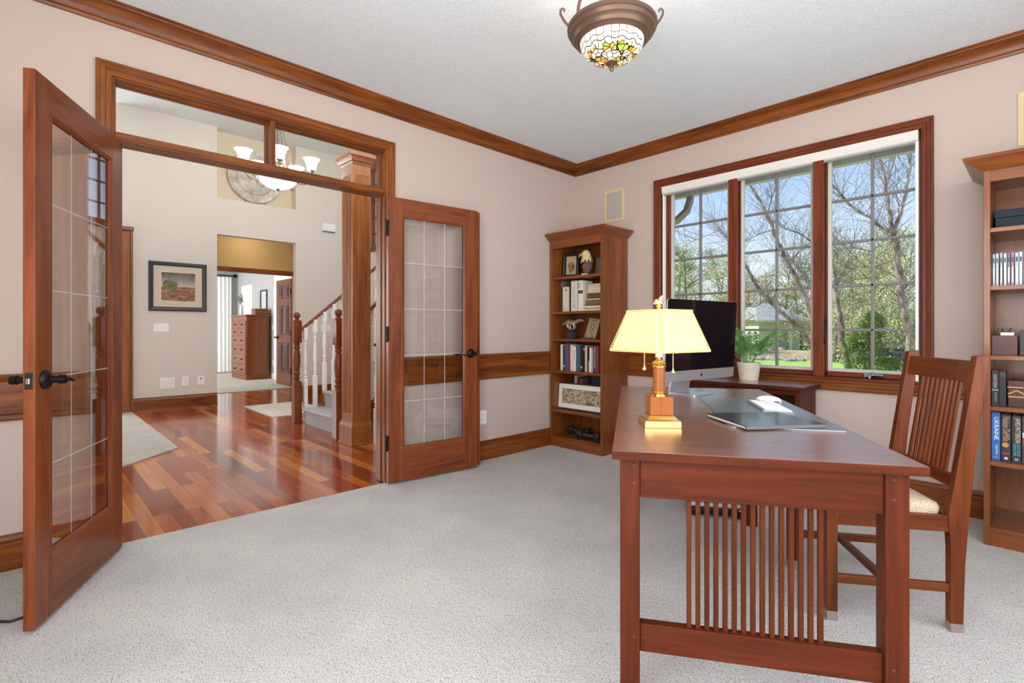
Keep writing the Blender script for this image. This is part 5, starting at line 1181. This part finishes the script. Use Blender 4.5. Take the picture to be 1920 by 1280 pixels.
# understory thicket
th = MB(); tw = MB(); rg = random.Random(77)
for k in range(150):
    u = rg.uniform(1225, 1770); t = rg.uniform(30, 44) if u > 1530 else rg.uniform(51, 58); p = on_ground(u, t)
    for q in range(3):
        bp, br, _ = wander(p, Vector((rg.uniform(-.5,.5),rg.uniform(-.5,.5),1)), rg.uniform(1.6,3.6), 5, .03, .008, .15, rg); tw.tube(bp, br, 3, False)
        for z in bp[1:]:
            for s in range(7):
                c = z + Vector((rg.gauss(0,.4),rg.gauss(0,.4),rg.gauss(0,.3))); w_ = rg.uniform(.05,.11); a_ = Vector((rg.uniform(-1,1),rg.uniform(-1,1),rg.uniform(-1,1))).normalized(); b_ = a_.orthogonal().normalized(); th.add([c+a_*w_, c+b_*w_*.6, c-a_*w_, c-b_*w_*.6], [(0,1,2,3)])
tk = empty('thicket', on_ground(1500, 45), 0, 'brushy undergrowth along the back of the yard', 'undergrowth', kind='stuff'); off = Vector(tk.location)
for mb_2, nm, mt in ((th,'leaves',LM[1]),(tw,'stems',M_twig)): mb_2.v = [tuple(Vector(p)-off) for p in mb_2.v]; mb_2.build(nm, mt, tk)
# arborvitae shrub
sb = empty('evergreen_shrub', on_ground(1628, 11.5), 0, 'bright green evergreen shrub in front of the right sash', 'shrub')
rg = random.Random(8); lf = MB(); st_ = MB().tube([(0,0,0),(.02,.01,1.0),(0,0,1.9)], [.05,.03,.01], 7)
for k in range(2600):
    z = rg.uniform(.05,1.0)**.8; h = z*2.05; r_ = (.55*(1-z)**.6+.06)*math.sqrt(rg.random())*1.0; a_ = rg.uniform(0,6.28)
    c = Vector((r_*math.cos(a_)+.1*math.sin(h*4), r_*math.sin(a_), h)); d = Vector((math.cos(a_)*.8, math.sin(a_)*.8, rg.uniform(.0,.9))).normalized(); L = rg.uniform(.06,.15); s = d.cross(Vector((0,0,1))).normalized()*.016
    lf.add([c-s*.5, c+d*L*.5-s*1.4, c+d*L+Vector((0,0,-.02)), c+d*L*.5+s*1.4, c+s*.5], [(0,1,2,3,4)])
for k in range(40): a_ = rg.uniform(0,6.28); h = rg.uniform(.2,1.7); st_.tube([(0,0,h),(.3*math.cos(a_)*(1-h/2.2),.3*math.sin(a_)*(1-h/2.2),h+.2)], .008, 4)
st_.build('stems', M_dbark, sb); lf.build('foliage', leafmat('evergreen sprays','4f7a28','6f9c36','98bc50'), sb)
sb2 = copy_tree(sb); sb2.location = on_ground(1668, 12.5); sb2.scale = (1.0,1.0,.50); sb2.rotation_euler.z = 2; sb2['label'] = 'low green evergreen shrub right of the taller bright shrub'
# neighbour house
hp = on_ground(1478, 45); hs_ = empty('house', (hp.x, hp.y, hp.z), YAW, 'beige neighbour house with grey roof and stone facing beyond the lawn', 'house')
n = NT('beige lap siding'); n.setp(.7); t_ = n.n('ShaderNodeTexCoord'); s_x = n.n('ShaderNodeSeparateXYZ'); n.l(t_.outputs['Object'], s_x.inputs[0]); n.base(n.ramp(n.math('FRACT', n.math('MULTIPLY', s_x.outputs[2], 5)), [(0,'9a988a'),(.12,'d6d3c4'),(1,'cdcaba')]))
BX(-2.6, 1.4, 0, 6, 0, 2.7).build('wall', n.m, hs_)
n2 = NT('tan field stone'); n2.setp(.85); vo = n2.n('ShaderNodeTexVoronoi'); vo.inputs['Scale'].default_value = 3.5; n2.l(n2.coords((1,1,1.8)), vo.inputs['Vector']); n2.base(n2.mix(.5, 'b08d70', vo.outputs['Color'])); 
BX(-1.15, -.02, -.12, 0, 0, 1.5).build('stone_facing', n2.m, hs_); BX(-.02, .22, -.25, 0, 0, 2.5).build('porch_post', M_white, hs_)
BX(1.05, 1.32, -.06, 0, 0, 2.0).build('entry_door', plain('dark door', '4a4e50', .5), hs_)
rf = MB().loft([[(-3.0,-.6,2.65),(1.9,-.6,2.65),(1.9,6.6,2.65),(-3.0,6.6,2.65)],[(-1.6,2.8,4.3),(-.3,2.8,4.3),(-.3,3.2,4.3),(-1.6,3.2,4.3)]]); rf.build('roof', plain('grey shingles', '8d9093', .9), hs_)
BX(-3.0,1.9,-.62,-.56,2.5,2.66).build('fascia', M_gutter, hs_)
# boulders
n = NT('grey boulder'); n.setp(.9); n.base(n.ramp(n.noise(n.coords(), 5, 4, .6), [(.35,'6f6a64'),(.6,'a39c94'),(.75,'c4beb4')])); M_rock = n.m
rg = random.Random(21)
spotsb = [(1412,33,.42,'leftmost boulder behind the palm'),(1424,32,.45,'round boulder behind the palm leaves'),(1436,33,.40,'flat boulder right of the palm'),(1447,32,.48,'pale boulder below the stone facing'),(1458,34,.42,'grey boulder left of the porch post'),(1466,32,.46,'bluish boulder below the porch post'),(1477,31,.36,'low boulder near the lawn edge, middle'),(1486,31,.40,'brown boulder near the lawn edge'),(1494,32,.45,'broad boulder below the siding'),(1503,31,.38,'boulder at the right end of the rock border'),(1444,37,.55,'upper boulder left of the stone facing'),(1462,37,.60,'upper blue grey boulder by the post'),(1430,37,.5,'upper boulder behind the palm')]
for u, t, r_, lb in spotsb:
    r_ *= .62; p = on_ground(u, t); b_ = MB(); rr = []
    b_.ball((0,0,.25*r_), r_, 10, 7, (1.15,.9,.72)); b_.v = [(x*(1+rg.uniform(-.14,.14)), y*(1+rg.uniform(-.14,.14)), z*(1+rg.uniform(-.12,.12)) + (.55 if t > 35 else 0)*0) for x, y, z in b_.v]
    tag(b_.build('boulder', M_rock, None, smooth=35, loc=(p.x, p.y, p.z + (.35 if t > 35 else 0))), lb, 'boulder', 'boulders of the rock border')
tp = on_ground(1446, 37.4); tag(MB().lathe([(5.0,-.3),(4.6,.25),(3.5,.42),(.01,.5)], 0, 0, 24).build('planting_mound', bpy.data.materials['tan mulch'], None, smooth=60, loc=(tp.x, tp.y, tp.z)), 'tan planting mound behind the boulders', 'mound', kind='structure')
# white fence, dark patio seats, pale cover
fp = on_ground(1687, 40); fn = empty('fence', (fp.x, fp.y, fp.z+.0), YAW, 'white privacy fence panel left of the tall birch', 'fence')
for k in range(3): BX(-.62+k*.42, -.22+k*.42, -.02, .02, .1, 1.0+.35).build('panel', M_white, fn, bevel=.01)
for k in range(4): BX(-.66+k*.42, -.60+k*.42, -.05, .05, 0, 1.42).build('post', M_white, fn, bevel=.01)
M_wick = plain('dark wicker', '2c333c', .7)
def seat(u, t, lb):
    p = on_ground(u, t); s = empty('patio_chair', (p.x, p.y, p.z), YAW + R(20), lb, 'chair', 'dark patio seats in front of the white fence')
    BX(-.42,.42,-.4,.4,.12,.40).build('seat', M_wick, s, bevel=.03); BX(-.42,.42,.28,.42,.40,.85).build('backrest', M_wick, s, bevel=.03)
    for x in (-.42,.30): BX(x,x+.12,-.4,.3,.40,.62).build('armrest', M_wick, s, bevel=.03)
    for x in (-.36,.36):
        for y in (-.34,.34): BX(x-.03,x+.03,y-.03,y+.03,0,.12).build('leg', M_wick, s)
seat(1668, 30, 'dark patio seat left of the white fence, far out in the yard'); seat(1696, 31, 'dark patio seat directly below the white fence, far out in the yard')
cp = on_ground(1706, 14); tag(MB().lathe([(.95,0),(.92,.35),(.75,.52),(.4,.60),(.01,.62)], 0, 0, 24).build('garden_cover', plain('pale blue cover', 'a9b8c4', .6), None, smooth=60, loc=(cp.x, cp.y, cp.z)), 'pale blue domed garden cover behind the chair top', 'cover')

# ================================================================ light, sky, camera
wd = bpy.data.worlds.new('sky'); scn.world = wd; wd.use_nodes = True; nt = wd.node_tree; nt.nodes.clear()
o = nt.nodes.new('ShaderNodeOutputWorld'); bg = nt.nodes.new('ShaderNodeBackground'); tc = nt.nodes.new('ShaderNodeTexCoord'); sx = nt.nodes.new('ShaderNodeSeparateXYZ'); rp = nt.nodes.new('ShaderNodeValToRGB')
nt.links.new(tc.outputs['Generated'], sx.inputs[0]); nt.links.new(sx.outputs[2], rp.inputs[0]); nt.links.new(rp.outputs[0], bg.inputs[0]); nt.links.new(bg.outputs[0], o.inputs[0])
e = rp.color_ramp.elements; e[0].position = 0; e[0].color = lin('e6eef6'); e[1].position = .38; e[1].color = lin('6f9fd6')
for p, c in ((.08,'dfe9f5'),(.2,'b6cfee')): q = e.new(p); q.color = lin(c)
bg.inputs[1].default_value = SKY
def sun(rot, e, ang, c):
    l = bpy.data.lights.new('sun', 'SUN'); l.energy = e; l.angle = R(ang); l.color = c; o = bpy.data.objects.new('sun', l); col.objects.link(o); o.rotation_euler = rot; o.location = (0,-8,12)
def area(name, loc, rot, sx, sy, e, c=(1,1,1)):
    l = bpy.data.lights.new(name, 'AREA'); l.shape = 'RECTANGLE'; l.size = sx; l.size_y = sy; l.energy = e; l.color = c; o = bpy.data.objects.new(name, l); col.objects.link(o); o.location = loc; o.rotation_euler = rot
def point(name, loc, e, c, r=.03):
    l = bpy.data.lights.new(name, 'POINT'); l.energy = e; l.color = c; l.shadow_soft_size = r; o = bpy.data.objects.new(name, l); col.objects.link(o); o.location = loc
LIGHTS()
cd = bpy.data.cameras.new('camera'); cd.sensor_width = 36; cd.lens = 955.76/1920*36; cd.shift_y = (618.35-640)/1920; cd.clip_start = .05; cd.clip_end = 400
co = bpy.data.objects.new('camera', cd); col.objects.link(co); co.location = CAMP; co.rotation_euler = (R(90), 0, YAW); scn.camera = co
vs = scn.view_settings; vs.view_transform = 'Standard'; vs.look = 'None'; vs.exposure = .30; vs.gamma = 1; vs.use_curve_mapping = False
